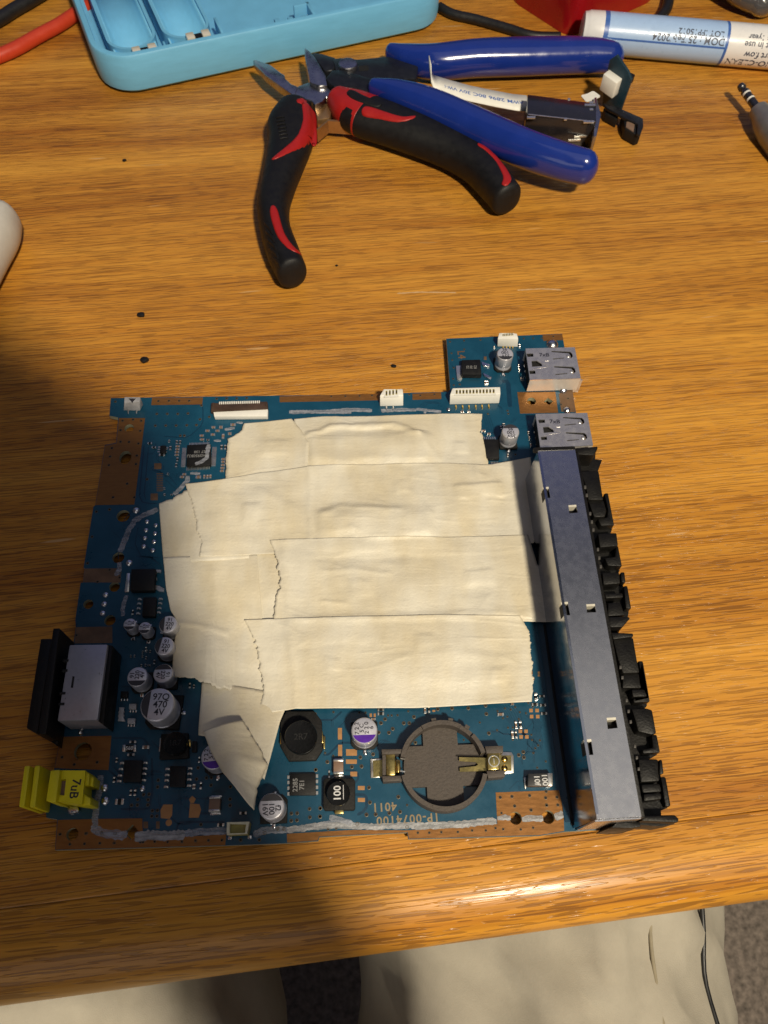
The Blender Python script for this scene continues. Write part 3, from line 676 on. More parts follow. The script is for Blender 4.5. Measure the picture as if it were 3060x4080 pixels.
for x, y, l, w, a, k in [(475,330,80,26,U,'R'),(610,1540,50,40,0,'C'),(1188,1785,84,28,U,'R'),(708,762,56,28,0,'R'),(620,915,40,26,U,'R'),(680,900,44,24,U,'R'),(730,905,44,24,U,'R'),(500,975,40,24,U,'R'),(618,975,40,24,U,'R'),(670,1000,46,24,U,'R'),(445,975,40,22,U,'R'),
      (790,1060,70,26,U,'R'),(715,1108,40,24,0,'R'),(660,1108,40,22,U,'R'),(1312,1405,80,30,U,'R'),(1372,1420,56,26,U,'R'),(480,725,60,28,0,'R'),(670,870,70,24,U,'R'),(600,1112,40,22,U,'R')]:
    smd('c', x, y, l, w, a, k)
for x, y, l, w, a, k in [(985,285,98,42,0,'R'),(985,345,98,40,0,'R'),(1635,295,100,34,U,'C'),(875,425,72,34,0,'C'),(228,1235,105,22,U,'R')]:
    smd('g', x, y, l, w, a, k)
for x, y, l, w, a, k in [(132,385,80,26,U,'C'),(178,380,80,26,U,'R'),(1225,568,92,26,U,'C'),(1278,565,92,28,U,'R'),(1182,685,90,28,U,'C'),(1225,685,84,26,U,'R'),(1460,235,92,26,U,'R'),(1450,322,78,32,0,'R'),(1535,222,72,26,0,'R'),(1548,330,74,30,0,'R'),(1560,430,78,28,0,'R'),(1040,440,78,32,0,'C'),(1180,316,40,26,0,'C')]:
    smd('h', x, y, l, w, a, k)
for x, y, l, w, a, k in [(810,400,48,20,U,'C'),(815,445,48,20,U,'C'),(835,535,42,20,U,'C'),(908,1080,44,20,U,'C'),(918,1135,44,20,U,'C'),(932,1205,48,20,U,'C'),(560,212,40,18,U,'C'),(818,195,44,20,U,'C'),(450,1062,54,26,0,'C'),(505,1092,46,24,0,'C'),(655,1000,40,34,U,'R'),(628,1030,50,22,U,'R'),(698,1315,46,18,U-.2,'C'),(480,572,60,52,U,'C'),(235,868,36,30,0,'C'),(300,868,36,28,0,'C')]:
    smd('o', x, y, l, w, a, k)
smd('e', 560, 1458, 92, 34, 0, 'R'); smd('e', 265, 1612, 90, 34, 0, 'R'); smd('q', 86, 770, 70, 26, U, 'R')
# large ceramic capacitors, resistor 560, tantalum block
def mlcc(fr, x, y, w, hgt, h=2.3):
    p = at(fr, x, y, BZ+h); s = span(fr, x, y, w/2, BZ+h)*2; L = s*hgt/w
    b = box('ceramic_capacitor', p.x, p.y, BZ+.1, BZ+h-.06, s*.96, L*.74, 0, M_mlcc, board, bevel=.12)
    for sg in (-1, 1): box('terminal', p.x, p.y+sg*L*.43, BZ+.05, BZ+h, s, L*.16, 0, M_tin, b, bevel=.18)
    for sg in (-1, 1): box('solder_fillet', p.x, p.y+sg*L*.58, BZ+.01, BZ+.3, s*.95, L*.14, 0, M_solder, b, bevel=.1)
mlcc('g',362,1118,150,205); mlcc('d',1508,1172,150,190)
b = body4('power_resistor', 'd', [(330,392),(440,392),(436,478),(326,478)], .7, M_chip, .06)
for ps in ([(295,390),(330,390),(326,480),(288,480)], [(440,390),(468,390),(466,480),(436,480)]): prism('terminal', pts('d', BZ+.72, *ps), BZ+.02, BZ+.72, M_tin, b, bevel=.06)
text('marking', '560', *at('d',383,435,BZ+.7), BZ+.705, 1.3, 0, M_inkw, b)
b = body4('tantalum_capacitor', 'h', [(1372,1152),(1600,1148),(1606,1300),(1366,1304)], 2.6, M_tant, .15)
prism('terminal', pts('h', BZ+2.55, (1602,1148),(1662,1146),(1668,1298),(1608,1300)), BZ+.1, BZ+2.55, M_tin, b, bevel=.1)
prism('terminal', pts('h', BZ+.6, (1318,1200),(1350,1200),(1345,1330),(1332,1332)), BZ+.02, BZ+.6, M_tin, b, bevel=.06)
text('marking', '100\n10f', *at('h',1522,1228,BZ+2.6), BZ+2.605, 2.0, -U, M_inkw, b)
# coils
def drum(fr, x, y, r, h, base, tabs, mk=None, msize=1.5, bh=2.0):
    z1 = BZ+h; c = at(fr, x, y, z1); R = span(fr, x, y, r, z1)
    k = lathe('coil', c.x, c.y, [(R*.9, BZ+.3), (R*.9, z1-.9), (R, z1-.85), (R, z1-.25), (R*.96, z1), (R*.9, z1-.02)], M_ferrite, board, n=40)
    prism('base', pts(fr, BZ+bh, *base), BZ+.05, BZ+bh, M_ferriteb, k, bevel=.25)
    for ps, m in tabs: prism('terminal', pts(fr, BZ+bh*.9, *ps), BZ+.02, BZ+bh*.9, m, k, bevel=.15)
    return k, c, z1
k, c, z1 = drum('e',1322,450,218,6.2, [(1130,110),(1500,110),(1600,240),(1610,620),(1520,760),(1160,770),(1060,600),(1050,260)], [([(1048,390),(1088,390),(1082,555),(1040,548)], M_gold), ([(1558,370),(1612,370),(1618,530),(1565,528)], M_gold), ([(1605,440),(1648,440),(1640,610),(1620,610)], M_brass)], bh=1.7)
text('marking', '2R7', c.x, c.y, z1+.004, 2.2, .02, M_chip, k)
k, c, z1 = drum('d',985,365,150,5.0, [(800,245),(1160,230),(1165,560),(775,585)], [([(785,300),(835,290),(820,470),(772,480)], M_tin), ([(1160,320),(1192,320),(1190,415),(1165,415)], M_gold)], bh=1.6)
text('marking', '1R7', c.x, c.y, z1+.004, 2.0, .02, M_chip, k)
body4('chip_bead', 'd', [(1215,340),(1278,340),(1272,488),(1208,485)], 1.0, M_chip)
k, c, z1 = drum('g',362,1515,172,4.6, [(140,1325),(175,1290),(575,1290),(608,1325),(610,1730),(590,1760),(160,1765),(138,1735)], [([(315,1285),(428,1285),(425,1322),(318,1325)], M_brass), ([(310,1740),(438,1738),(440,1812),(305,1815)], M_brass)], bh=2.2)
text('marking', '100', c.x-.2, c.y, z1+.01, 2.5, U, M_inkw, k)
p = [Vector((c.x+1.25, c.y-1.5)), Vector((c.x+1.25, c.y+2.0))]
ribbon('marking', p, .16, z1+.004, M_inkw, k, th=.02, jit=0)

# solder joints
def blob(fr, x, y, r, flat=.55):
    c = at(fr, x, y, BZ+.3); R = span(fr, x, y, r, BZ)
    lathe('solder_joint', c.x, c.y, [(R*1.1, BZ), (R, BZ+R*flat*.4), (R*.75, BZ+R*flat*.85), (R*.35, BZ+R*flat*1.15), (R*.1, BZ+R*flat*1.2)], M_solder, board, n=16)
for x, y, r in [(945,255,30),(1062,303,30),(932,368,30),(1052,412,30),(917,472,30),(1037,522,31),(902,583,31),(1022,635,31),(800,105,44),(708,800,44),(397,1223,38),(378,1345,38),(357,1468,38)]: blob('b', x, y, r)
for x, y, r in [(50,955,48),(60,1128,52),(553,965,38),(1548,832,28)]: blob('d', x, y, r)
for x, y, r in [(868,335,18),(875,400,18),(885,455,18),(897,518,18),(968,1003,18),(980,1075,18),(990,1132,18),(1000,1200,18),(662,493,14),(715,1255,14),(1262,640,46),(1150,185,60),(1300,850,40),(95,845,22)]: blob('o', x, y, r, .7)
for x, y, r in [(760,928,30)]: blob('g', x, y, r, .7)
for x, y, r in [(935,1582,30)]: blob('e', x, y, r, .6)
for x, y, r in [(640,1150,26),(655,1110,20),(590,1072,18),(560,1905,48)]: blob('i', x, y, r, 1.0)
for x, y, r in [(225,470,18),(290,870,22),(348,1285,22),(440,1900,26)]: blob('q', x, y, r, .8)

# ------------------------------------------------------------------ connectors on the board
def mirror_box(name, fr, ps, h, m, **k): return body4(name, fr, ps, h, m, **k)
# flat cable connector with brown flip lock
cn = body4('flat_cable_connector', 't', [(828,205),(1158,190),(1155,238),(835,240)], 2.0, M_white, .1)
lk = prism('flip_lock', pts('t', BZ+2.3, (818,160),(1152,150),(1158,195),(815,212)), BZ+1.0, BZ+2.3, M_brownbar, cn, bevel=.12)
for k in range(22):
    p = at('t', 868+11.3*k, 160-.3*k, BZ+2.3); box('contact', p.x, p.y, BZ+1.5, BZ+2.42, .36, 1.0, 0, M_white, cn, smooth=None)
for k in range(12):
    p = at('t', 880+20.4*k, 247-.5*k, BZ+.3); box('pin', p.x, p.y, BZ, BZ+.5, .5, 1.1, 0, M_tin, cn, smooth=None)
for x in (822, 1140): 
    p = at('t', x+8, 172, BZ+2); box('end_clip', p.x, p.y, BZ+.1, BZ+2.45, .9, 1.4, 0, M_brownbar, cn, bevel=.1)
# upright sockets: white shells with a dark slot and gilt contacts
def socket(fr, topq, frontq, h, ncon, cx0, cx1, cy, feet, m=M_white, cm=M_gold, ch=26, cw=10):
    """topq: the four corners of the top face at height h, frontq: lower front edge on the board"""
    T = pts(fr, BZ+h, *topq); F0 = pts(fr, BZ+.2, *frontq)
    mb = MB(); mb.frust([F0[0], F0[1], (T[2].x, T[2].y), (T[3].x, T[3].y)], BZ+.1, [T[0], T[1], T[2], T[3]], BZ+h)
    k = mb.build('socket', m, board, bevel=.22)
    zt = BZ+h
    if ncon:
        prism('slot', pts(fr, zt, (cx0-cw*1.5, cy-ch*.75), (cx1+cw*1.5, cy-ch*.8), (cx1+cw*1.5, cy+ch*.65), (cx0-cw*1.5, cy+ch*.75)), zt-.3, zt+.02, m, k, bevel=.0)
        for j in range(ncon):
            x = cx0+(cx1-cx0)*j/max(ncon-1, 1); y = cy-8*j/max(ncon-1, 1)
            prism('contact_gap', rectpx(fr, x, y, cw*1.15, ch, zt), zt-.2, zt+.05, M_olive, k, smooth=None)
            prism('contact', rectpx(fr, x, y+ch*.04, cw*.95, ch*.62, zt), zt-.2, zt+.12, cm, k, smooth=None)
    for x, y in feet:
        p = at(fr, x, y, BZ+.2); box('pin', p.x, p.y, BZ, BZ+.4, .45, 1.5, 0, cm if fr == 'o' else M_solder, k, bevel=.06)
    return k
socket('u', [(322,492),(463,490),(460,452),(345,452)], [(322,556),(463,553)], 4.2, 4, 362, 422, 478, [(362,568),(403,568)], ch=30, cw=9)
socket('o', [(110,694),(624,688),(620,616),(135,628)], [(105,795),(610,783)], 4.4, 12, 178, 553, 668, [(170,820),(238,822),(303,822),(372,820),(437,818),(505,815)], ch=42, cw=17)
socket('o', [(595,125),(805,125),(790,72),(610,66)], [(592,205),(800,210)], 4.0, 7, 650, 748, 90, [(648,205),(682,208),(716,208),(746,205)], ch=26, cw=9)
g0 = socket('a', [(262,150),(436,140),(440,88),(262,86)], [(252,235),(436,240)], 4.2, 0, 0, 0, 0, [(308,252),(400,252)], m=M_grey)
prism('notch', pts('a', BZ+4.2, (310,105),(392,105),(350,150)), BZ+3.9, BZ+4.26, M_inkb, g0)
# small cream socket at the front edge
T = pts('e', BZ+4.2, (345,1580),(640,1572),(610,1730),(342,1742))
T2 = pts('e', BZ+4.2, (382,1600),(600,1605),(585,1720),(380,1728))
cw_ = sheet('open_socket', T, [T2], BZ+2.88, BZ+4.2, M_cream, board)
prism('socket_floor', [T[0], T[1], T[2], T[3]], BZ+.1, BZ+2.9, M_olive, cw_)
for x, y in ((385,1785),(645,1778)): p = at('e', x, y, BZ+.3); box('pin', p.x, p.y, BZ, BZ+.6, 1.0, .9, 0, M_solder, cw_, bevel=.15)

# battery holder
HZ = BZ+5.0
hc = (at('h',-165,1030,BZ+5.0)+at('w',1345,520,BZ+5.0))/2
hc = at('w', 1085, 522, HZ); HR = (at('w',1350,560,HZ)-at('w',820,540,HZ)).length/2
hold = empty('battery_holder', (hc.x, hc.y, BZ), parent=board)
# wall of the ring with its lip notches
ring_n = 72; mb = MB()
def ringseg(a0, a1, z1, r0, r1, n=10):
    P = [(hc.x+r1*math.cos(a0+(a1-a0)*k/n), hc.y+r1*math.sin(a0+(a1-a0)*k/n)) for k in range(n+1)] + [(hc.x+r0*math.cos(a1-(a1-a0)*k/n), hc.y+r0*math.sin(a1-(a1-a0)*k/n)) for k in range(n+1)]
    mb.prism(P, BZ+.1, z1)
for a0, a1, z in ((14,42,5.0),(42.3,62,4.3),(62.3,118,5.0),(118.3,142,4.5),(142.3,168,5.0),(192,250,5.0),(250.2,300,5.0),(300.2,346,4.9)):
    ringseg(math.radians(a0), math.radians(a1), BZ+z, HR-1.15, HR)
for a in (74, 96, 51): ringseg(math.radians(a), math.radians(a+6), BZ+4.6, HR-.2, HR+.8, 3)
mb.build('ring_wall', M_holder, hold, smooth=30)
crx = pts('w', BZ+1.3, (850,430),(958,430),(955,360),(950,350),(1165,350),(1170,408),(1330,420),(1335,560),(1340,600),(1190,655),(1195,712),(1140,760),(1010,760),(972,720),(970,660),(850,655),(845,600),(845,490))
fl_poly = []
for k in range(60):
    a = 2*PI*k/60; fl_poly.append((hc.x+(HR-1.1)*math.cos(a), hc.y+(HR-1.1)*math.sin(a)))
def wq(*ps): return pts('w', BZ+1.3, *ps)
win = [wq((878,408),(898,375),(912,358),(958,352),(958,410)), wq((1166,356),(1225,358),(1246,380),(1262,408),(1166,408)), wq((886,662),(968,658),(970,720),(935,722),(905,700)), wq((1190,655),(1270,655),(1250,688),(1225,712),(1195,715))]
win = [[hc+(p-hc)*min(1, (HR-1.6)/(p-hc).length) for p in w_] for w_ in win]
slot_l = wq((862,486),(876,486),(876,596),(862,596))
ra_ = HR-1.1
def arc_between(p, q_, n=10):
    a0 = math.atan2(p.y-hc.y, p.x-hc.x); a1 = math.atan2(q_.y-hc.y, q_.x-hc.x)
    while a1 > a0: a1 -= 2*PI
    return [Vector((hc.x+ra_*math.cos(a0+(a1-a0)*k/n), hc.y+ra_*math.sin(a0+(a1-a0)*k/n))) for k in range(n+1)]
xa_, xb_ = wq((960,410))[0].x, wq((1168,408))[0].x; ya_, yb_ = wq((960,411))[0].y, wq((970,657))[0].y
def cx_(x, s): return Vector((x, hc.y+s*math.sqrt(ra_**2-(x-hc.x)**2)))
def cy_(y, s): return Vector((hc.x+s*math.sqrt(ra_**2-(y-hc.y)**2), y))
cross = arc_between(cx_(xa_,1), cx_(xb_,1)) + [Vector((xb_, ya_))] + arc_between(cy_(ya_,1), cy_(yb_,1)) + [Vector((xb_+.5, yb_))] + arc_between(cx_(xb_+.5,-1), cx_(xa_+.3,-1)) + [Vector((xa_+.3, yb_))] + arc_between(cy_(yb_,-1), cy_(ya_,-1)) + [Vector((xa_, ya_))]
prism('holder_floor', cross, BZ+.1, BZ+1.3, M_holder, hold)
prism('contact_block', pts('w', BZ+4.6, (708,430),(848,428),(850,455),(712,460)), BZ+.1, BZ+4.6, M_holder, hold, bevel=.15)
prism('contact_block', pts('w', BZ+3.6, (712,590),(825,588),(840,618),(718,626)), BZ+.1, BZ+3.6, M_holder, hold, bevel=.15)
prism('contact_block', pts('w', BZ+4.6, (1330,412),(1440,408),(1440,452),(1340,455)), BZ+.1, BZ+4.6, M_holder, hold, bevel=.15)
prism('contact_block', pts('w', BZ+4.4, (1340,560),(1450,556),(1452,595),(1350,605)), BZ+.1, BZ+4.4, M_holder, hold, bevel=.15)
prism('contact_block', pts('w', BZ+3.0, (715,460),(735,460),(735,590),(715,592)), BZ+.1, BZ+3.0, M_holder, hold)
ct = prism('contact_plate', pts('w', BZ+3.3, (735,458),(790,455),(792,585),(738,588)), BZ+.6, BZ+3.3, M_brass, hold, bevel=.2)
prism('contact_spring', pts('w', BZ+4.0, (790,488),(822,488),(824,570),(795,575)), BZ+.8, BZ+4.0, M_gold, ct, bevel=.6)
for y in (484, 562): ribbon('spring_prong', pts('w', BZ+2.6, (822,y),(850,y+4)), .35, BZ+2.4, M_tin, ct, th=.3, jit=0)
prism('solder_tab', pts('w', BZ+.5, (642,490),(720,484),(722,598),(645,602)), BZ+.02, BZ+.5, M_tin, ct, bevel=.08)
prism('solder_tab', pts('w', BZ+.62, (658,498),(720,494),(720,592),(660,598)), BZ+.5, BZ+.64, M_brass, ct)
ct = prism('contact_plate', pts('w', BZ+4.1, (1345,456),(1415,452),(1416,552),(1348,556)), BZ+.6, BZ+4.1, M_brass, hold, bevel=.2)
cm_ = at('w', 1385, 502, BZ+4.1)
sheet('minus_mark', circle(cm_, 1.45, 28), [circle(cm_, 1.22, 28)], BZ+4.09, BZ+4.14, M_tin, ct)
ribbon('minus_mark', [Vector((cm_.x, cm_.y-.7)), Vector((cm_.x, cm_.y+.7))], .22, BZ+4.1, M_tin, ct, th=.04, jit=0)
sheet('spring_leaf', pts('w', BZ+2.2, (1175,478),(1345,482),(1345,560),(1180,566),(1178,542),(1275,532),(1290,522),(1275,508),(1176,502)), [], BZ+2.0, BZ+2.25, M_brass, ct)
prism('solder_tab', pts('w', BZ+.5, (1415,445),(1490,448),(1503,470),(1504,572),(1418,580)), BZ+.02, BZ+.5, M_tin, ct, bevel=.08)
prism('solder_tab', pts('w', BZ+.62, (1415,468),(1488,468),(1490,560),(1418,562)), BZ+.5, BZ+.64, M_brass, ct)
for y in (490, 545): 
    p = at('w', 1448, y, BZ+.7); lathe('solder_joint', p.x, p.y, [(.9,BZ+.6),(.7,BZ+.9),(.2,BZ+1.05)], M_gold, ct, n=12)
prism('leaf_channel', pts('w', BZ+1.36, (1155,462),(1335,465),(1335,478),(1155,474)), BZ+1.28, BZ+1.36, M_hole, hold)

# USB ports
def usb(fr, tl, tr, br, bl, h, holes_, lab):
    T = pts(fr, BZ+h, tl, tr, br, bl)
    k = empty('usb_port', (sum(p.x for p in T)/4, sum(p.y for p in T)/4, BZ), parent=board)
    c = Vector((sum(p.x for p in T)/4, sum(p.y for p in T)/4))
    sheet('shell_top', T, [pts(fr, BZ+h, *hp) for hp in holes_[0]], BZ+h-.35, BZ+h, M_usb, k)
    Ti = [c+(p-c)*.955 for p in T]
    mb = MB()
    for a, b_, a2, b2 in ((T[2],T[3],Ti[2],Ti[3]), (T[0],T[1],Ti[0],Ti[1])): mb.prism([a, b_, b2, a2], BZ+.5, BZ+h-.36)
    mb.build('shell_side', M_usbside, k, smooth=None)
    prism('insert', [c+(p-c)*.94 for p in T], BZ+.3, BZ+h-1.3, M_gap, k)
    for hp in holes_[1]:                         # spring tongues inside the openings
        ribbon('spring_tongue', pts(fr, BZ+h, *hp[0]), hp[1], BZ+h-.12, M_usb, k, th=.2, jit=0)
    for hp in holes_[2]:
        p = at(fr, hp[0], hp[1], BZ+h); lathe('spring_dimple', p.x, p.y, [(.95,BZ+h-.5),(.8,BZ+h-.1),(.4,BZ+h+.15),(.1,BZ+h+.2)], M_usb, k, n=14)
    text('marking', '7xB', *at(fr, *lab, BZ+h), BZ+h+.006, 2.0, -.04, M_ink, k, sx=1.1)
    return k
def usb_holes(dx, dy):
    s = lambda *P: [(x+dx, y+dy) for x, y in P]
    H = [s((1140,250),(1330,258),(1352,278),(1360,305),(1340,325),(1322,322),(1335,300),(1318,276),(1143,262)), s((1155,328),(1270,318),(1272,326),(1158,338)),
         s((1168,405),(1355,412),(1378,430),(1388,462),(1365,485),(1348,482),(1362,458),(1345,432),(1170,418)), s((1180,486),(1300,476),(1302,484),(1183,496)),
         s((888,278),(955,276),(958,308),(898,312)), s((915,452),(975,450),(980,482),(922,486)), s((938,352),(990,350),(1040,380),(1050,405),(945,412))]
    tong = [(s((995,340),(1060,372),(1122,402)), .9), (s((1075,350),(1118,350)), .35), (s((948,442),(1000,425),(1100,412)), .3)]
    dim = [s((1312,302))[0], s((1345,458))[0]]
    return H, tong, dim
usb('o', (878,226), (1378,212), (1440,530), (922,545), 6.6, usb_holes(0, 0), (1068,292))
p4 = at('o', 1390, 590, BZ+2); box('shell_foot', p4.x, p4.y, BZ-2, BZ+4.6, 3.2, .4, -.1, M_usb, board)
usb('o', (980,892), (1505,880), (1565,1208), (1030,1245), 6.6, usb_holes(118, 672), (1175,970))

# shield over the controller ports, black port block behind it
SH = 19.0+BZ
block = empty('port_assembly', (68, 75, 0), parent=board)
TP = pts('p', SH, (338,226), (690,214), ('q',1080,1905), ('q',660,1930))
def cut(fr, *P): return pts(fr, SH, *P)
cuts = [cut('p',(628,750),(702,745),(716,812),(636,818)), cut('p',(796,1686),(878,1682),(890,1752),(804,1756)),
        cut('q',(752,982),(838,977),(856,1068),(762,1078))]
notch = [cut('p',(385,580),(440,575),(457,672),(398,680)), cut('p',(556,1668),(622,1662),(644,1780),(560,1788)), cut('q',(535,1190),(606,1182),(626,1322),(540,1332))]
def on_left(y): return Vector((TP[0].x+(TP[3].x-TP[0].x)*(TP[0].y-y)/(TP[0].y-TP[3].y), y))
SO = [TP[0], TP[1], TP[2], TP[3]]
for c_ in notch[::-1]: SO += [on_left(c_[2].y), c_[2], c_[1], on_left(c_[1].y)]
XL = min(p.x for p in TP)
sheet('shield_top', SO, cuts, SH-.4, SH, M_shield, block)
for cpoly in cuts+notch:                                             # folded tabs at the far side of each cut-out
    a, b2 = cpoly[0], cpoly[1]; mb = MB(); mb.prism([a+Vector((0,.25)), b2+Vector((0,.25)), b2+Vector((0,-.35)), a+Vector((0,-.35))], SH-2.2, SH+.04); mb.build('folded_tab', M_bright, block, smooth=None)
base_l = pts('q', BZ, ('x',262,190), (150,0), (420,1955), (520,2062))
wallP = [(52.0, TP[0].y), (52.0, TP[3].y-.4)]
mb = MB()
x_top0, x_top1 = TP[0].x, TP[3].x
mb.add([(52.3, TP[0].y+.3, BZ+.1), (52.3, TP[3].y, BZ+.1), (x_top1-.02, TP[3].y, SH-.5), (x_top0-.02, TP[0].y, SH-.5), (52.7, TP[0].y+.3, BZ+.1), (52.7, TP[3].y, BZ+.1), (x_top1+.4, TP[3].y, SH-.5), (x_top0+.4, TP[0].y, SH-.5)],
       [(0,1,2,3),(7,6,5,4),(0,4,5,1),(1,5,6,2),(2,6,7,3),(3,7,4,0)])
mb.build('shield_wall', M_shieldw, block, smooth=None)
for c_ in notch:                                               # black boxes put in for the shade of cut-outs running over the bend
    y0_, y1_ = c_[2].y, c_[1].y; xl_ = on_left((y0_+y1_)/2).x
    box('bend_opening_shade', xl_+.35, (y0_+y1_)/2, SH-3.2, SH-.02, 1.0, y1_-y0_-.3, 0, M_gap, block)
ribbon('shield_lip', [Vector((x_top0+.25, TP[0].y-1)), Vector((x_top1+.25, TP[3].y+1))], .7, SH-.05, M_shieldw, block, th=.14, jit=.12)
ribbon('shield_flange', [Vector((51.2, at('D',1175,1345,BZ).y)), Vector((51.2, TP[3].y+1.5))], 1.7, BZ+.02, M_pcbd, block, th=.3, jit=.05)
_yt = at('D',1175,1345,BZ).y; box('shield_gap', 52.15, (_yt+TP[3].y)/2, BZ+.02, BZ+.45, .5, _yt-TP[3].y-1.5, 0, M_gap, block)
yb = TP[3].y
# near end wall
mb = MB(); xa, xb = 53.0, TP[2].x
mb.prism([(xa, yb-.5), (xb, yb-.2), (xb, yb+.1), (xa, yb-.1)], BZ-3.0, SH-.45); mb.build('shield_end', M_shield, block, smooth=None)
prism('end_clip', pts('q', SH-6, (850,1962),(1075,1952),(1080,2000),(990,2010),(800,2006)), 1.5, SH-6.5, M_plastic, block, bevel=.2)
# black body: outline measured along its outer edge, at mid height
PH = 11.0
outl = pts('p', PH, (690,205),(908,180),(902,262),(968,270),(915,415),(948,615),(1005,622),(1064,930),(1045,985),(1082,992),(1138,1318),(1120,1360),(1162,1366),(1172,1470),(1188,1496),(1225,1720),(1210,1800),(1140,1890)) \
     + pts('q', PH, (880,160),(1003,172),(1008,215),(1043,425),(1098,432),(1165,830),(1130,880),(1183,892),(1262,1300),(1175,1350),(1278,1362),(1297,1510),(1313,1522),(1362,1810),(1300,1832),(1303,1880),(1398,1888),(1436,1925),(1428,1962),(1300,1985))
inner = [Vector((TP[2].x-.6, yb+.3)), Vector((TP[1].x-.6, TP[1].y+.3))]
body = prism('port_body', outl+inner, 0.02, 8.2, M_plastic, block, bevel=.0)
xm0, xm1 = TP[1].x, TP[2].x
box('port_core', (53.6+xm1)/2, (TP[0].y+yb)/2, .1, SH-2.6, xm1-53.6-.6, TP[0].y-yb-1.0, 0, M_gap, block)
def slab(ps, z0, z1, bev=.3, nm='port_block', m=M_plastic): return prism(nm, pts('q', z1, *ps), z0, z1, m, block, bevel=bev)
# raised back strip next to the shield with pale pin windows
strip = [Vector((xm0-.3, TP[1].y+.2)), Vector((xm0+1.6, TP[1].y+.2)), Vector((xm1+1.6, yb+.2)), Vector((xm1-.3, yb+.2))]
prism('back_strip', strip, 8, SH-2.2, M_plastic, block, bevel=.15)
for y, n in ((0, 0),):
    for fr, x, yy in (('p',785,572),('p',800,648),('p',832,822),('p',848,900),('p',862,975),('p',905,1160),('p',918,1240),('p',932,1322),('q',882,495),('q',900,592),('q',940,808),('q',958,910),('q',978,1010),('q',1018,1240),('q',1036,1348),('q',1054,1455)):
        z = SH-2.2; prism('pin_window', rectpx(fr, x, yy, 22, 30, z), z-.4, z+.15, M_pinwin, block, bevel=.08)
P_ = lambda fr, z1, ps, z0=6.0, bev=.45: prism('port_block', pts(fr, z1, *ps), z0, z1, M_plastic, block, bevel=bev)
P_('p', 14.5, [(700,205),(908,180),(905,205),(870,270),(715,262)], 2)
P_('p', 13.2, [(740,420),(915,412),(945,600),(960,690),(815,690),(790,560)], 6)
P_('p', 12.2, [(815,700),(960,690),(990,790),(975,850),(870,855)], 6)
P_('p', 11.0, [(965,625),(1005,622),(1064,930),(935,935),(905,870),(995,850),(1000,780)], 3)
P_('p', 12.5, [(905,1010),(1040,1000),(1085,1000),(1100,1125),(925,1140)], 5)
P_('p', 11.5, [(1075,1130),(1100,1120),(1138,1318),(1000,1312),(970,1240),(1070,1225)], 3)
P_('p', 12.8, [(945,1378),(1110,1372),(1120,1480),(960,1492)], 5)
P_('p', 11.0, [(1120,1370),(1160,1368),(1172,1470),(1130,1470)], 4)
P_('p', 12.0, [(970,1575),(1140,1570),(1145,1612),(980,1620)], 5, .3)
P_('p', 11.0, [(1150,1500),(1188,1498),(1225,1718),(1170,1716)], 3)
P_('p', 12.4, [(1000,1665),(1120,1655),(1165,1780),(1000,1790)], 5)
P_('p', 13.5, [(1000,1795),(1190,1790),(1215,1805),(1140,1890),(1020,1895)], 4)
P_('q', 13.0, [(812,232),(1005,212),(1040,420),(1065,545),(905,550),(860,420)], 5)
P_('q', 14.0, [(795,165),(1003,172),(1005,205),(815,230)], 3, .3)
P_('q', 12.2, [(905,555),(1060,550),(1070,640),(1085,690),(900,690)], 5)
P_('q', 11.0, [(1050,432),(1098,432),(1165,820),(1010,830),(1000,790),(1130,770)], 3)
P_('q', 11.8, [(985,700),(1110,700),(1140,770),(1000,775)], 4)
P_('q', 12.0, [(985,885),(1130,880),(1185,895),(1225,1120),(1175,1130),(1050,1100),(1020,985)], 4)
P_('q', 11.0, [(1175,1135),(1228,1125),(1262,1300),(1100,1310),(1085,1270),(1190,1250)], 3)
P_('q', 12.0, [(1050,1360),(1240,1360),(1245,1500),(1255,1570),(1075,1580)], 4)
P_('q', 11.0, [(1250,1366),(1278,1364),(1295,1500),(1252,1505)], 3)
P_('q', 11.5, [(1075,1600),(1255,1590),(1275,1670),(1095,1682)], 4)
P_('q', 10.5, [(1262,1530),(1313,1525),(1362,1808),(1308,1812)], 3)
P_('q', 12.5, [(1100,1690),(1268,1680),(1275,1740),(1105,1760)], 3)
P_('q', 12.5, [(1085,1895),(1398,1888),(1436,1925),(1428,1960),(1085,1945)], 1.0, .3)
# black lip across the far end of the shield
ribbon('end_lip', pts('p', SH+.1, (300,214),(480,208),(690,200)), 1.1, SH-1.2, M_plastic, block, th=1.4, jit=0)

# AV jack on the left
AH = 10.0+BZ
av = empty('av_jack', (-88, 58, 0), parent=board)
mt = prism('jack_shell', pts('i', AH, (532,292),(905,287),(806,1030),(412,1038)), BZ+.2, AH, M_usb, av, bevel=.35)
mt.data.materials.clear(); mt.data.materials.append(M_avtop)
pb = pts('i', AH, (562,600),(583,603),(568,715),(545,713)); prism('slit', pb, AH-.2, AH+.015, M_gap, mt)
rb = pts('i', AH-1.2, (905,290),(955,300),(865,1075),(812,1040)); prism('jack_side_shade', rb, BZ+.1, AH-1.2, M_plastic, av, bevel=.2)  # black solid painted in for the shaded right side of the shell
FH = 15.5
fa, fb = at('i',372,130,FH), at('i',228,1168,FH)
flx = (fa+fb)/2
prism('flange', [fa, fa+Vector((1.7,0)), fb+Vector((1.9,0)), fb+Vector((-.2,0))], 0.1, FH, M_plastic, av, bevel=.25)
co = pts('i', FH-2.0, (250,232),(362,232),(218,1165),(108,1108))
prism('socket_collar', co, 1.5, FH-2.0, M_plastic, av, bevel=.3)
for y in (450, 548, 770, 875):
    p = at('i', 505-.098*(y-385), y, AH-.2); box('barb', p.x, p.y, AH-1.5, AH+.12, 1.5, .7, 0, M_gap, av, bevel=.1)
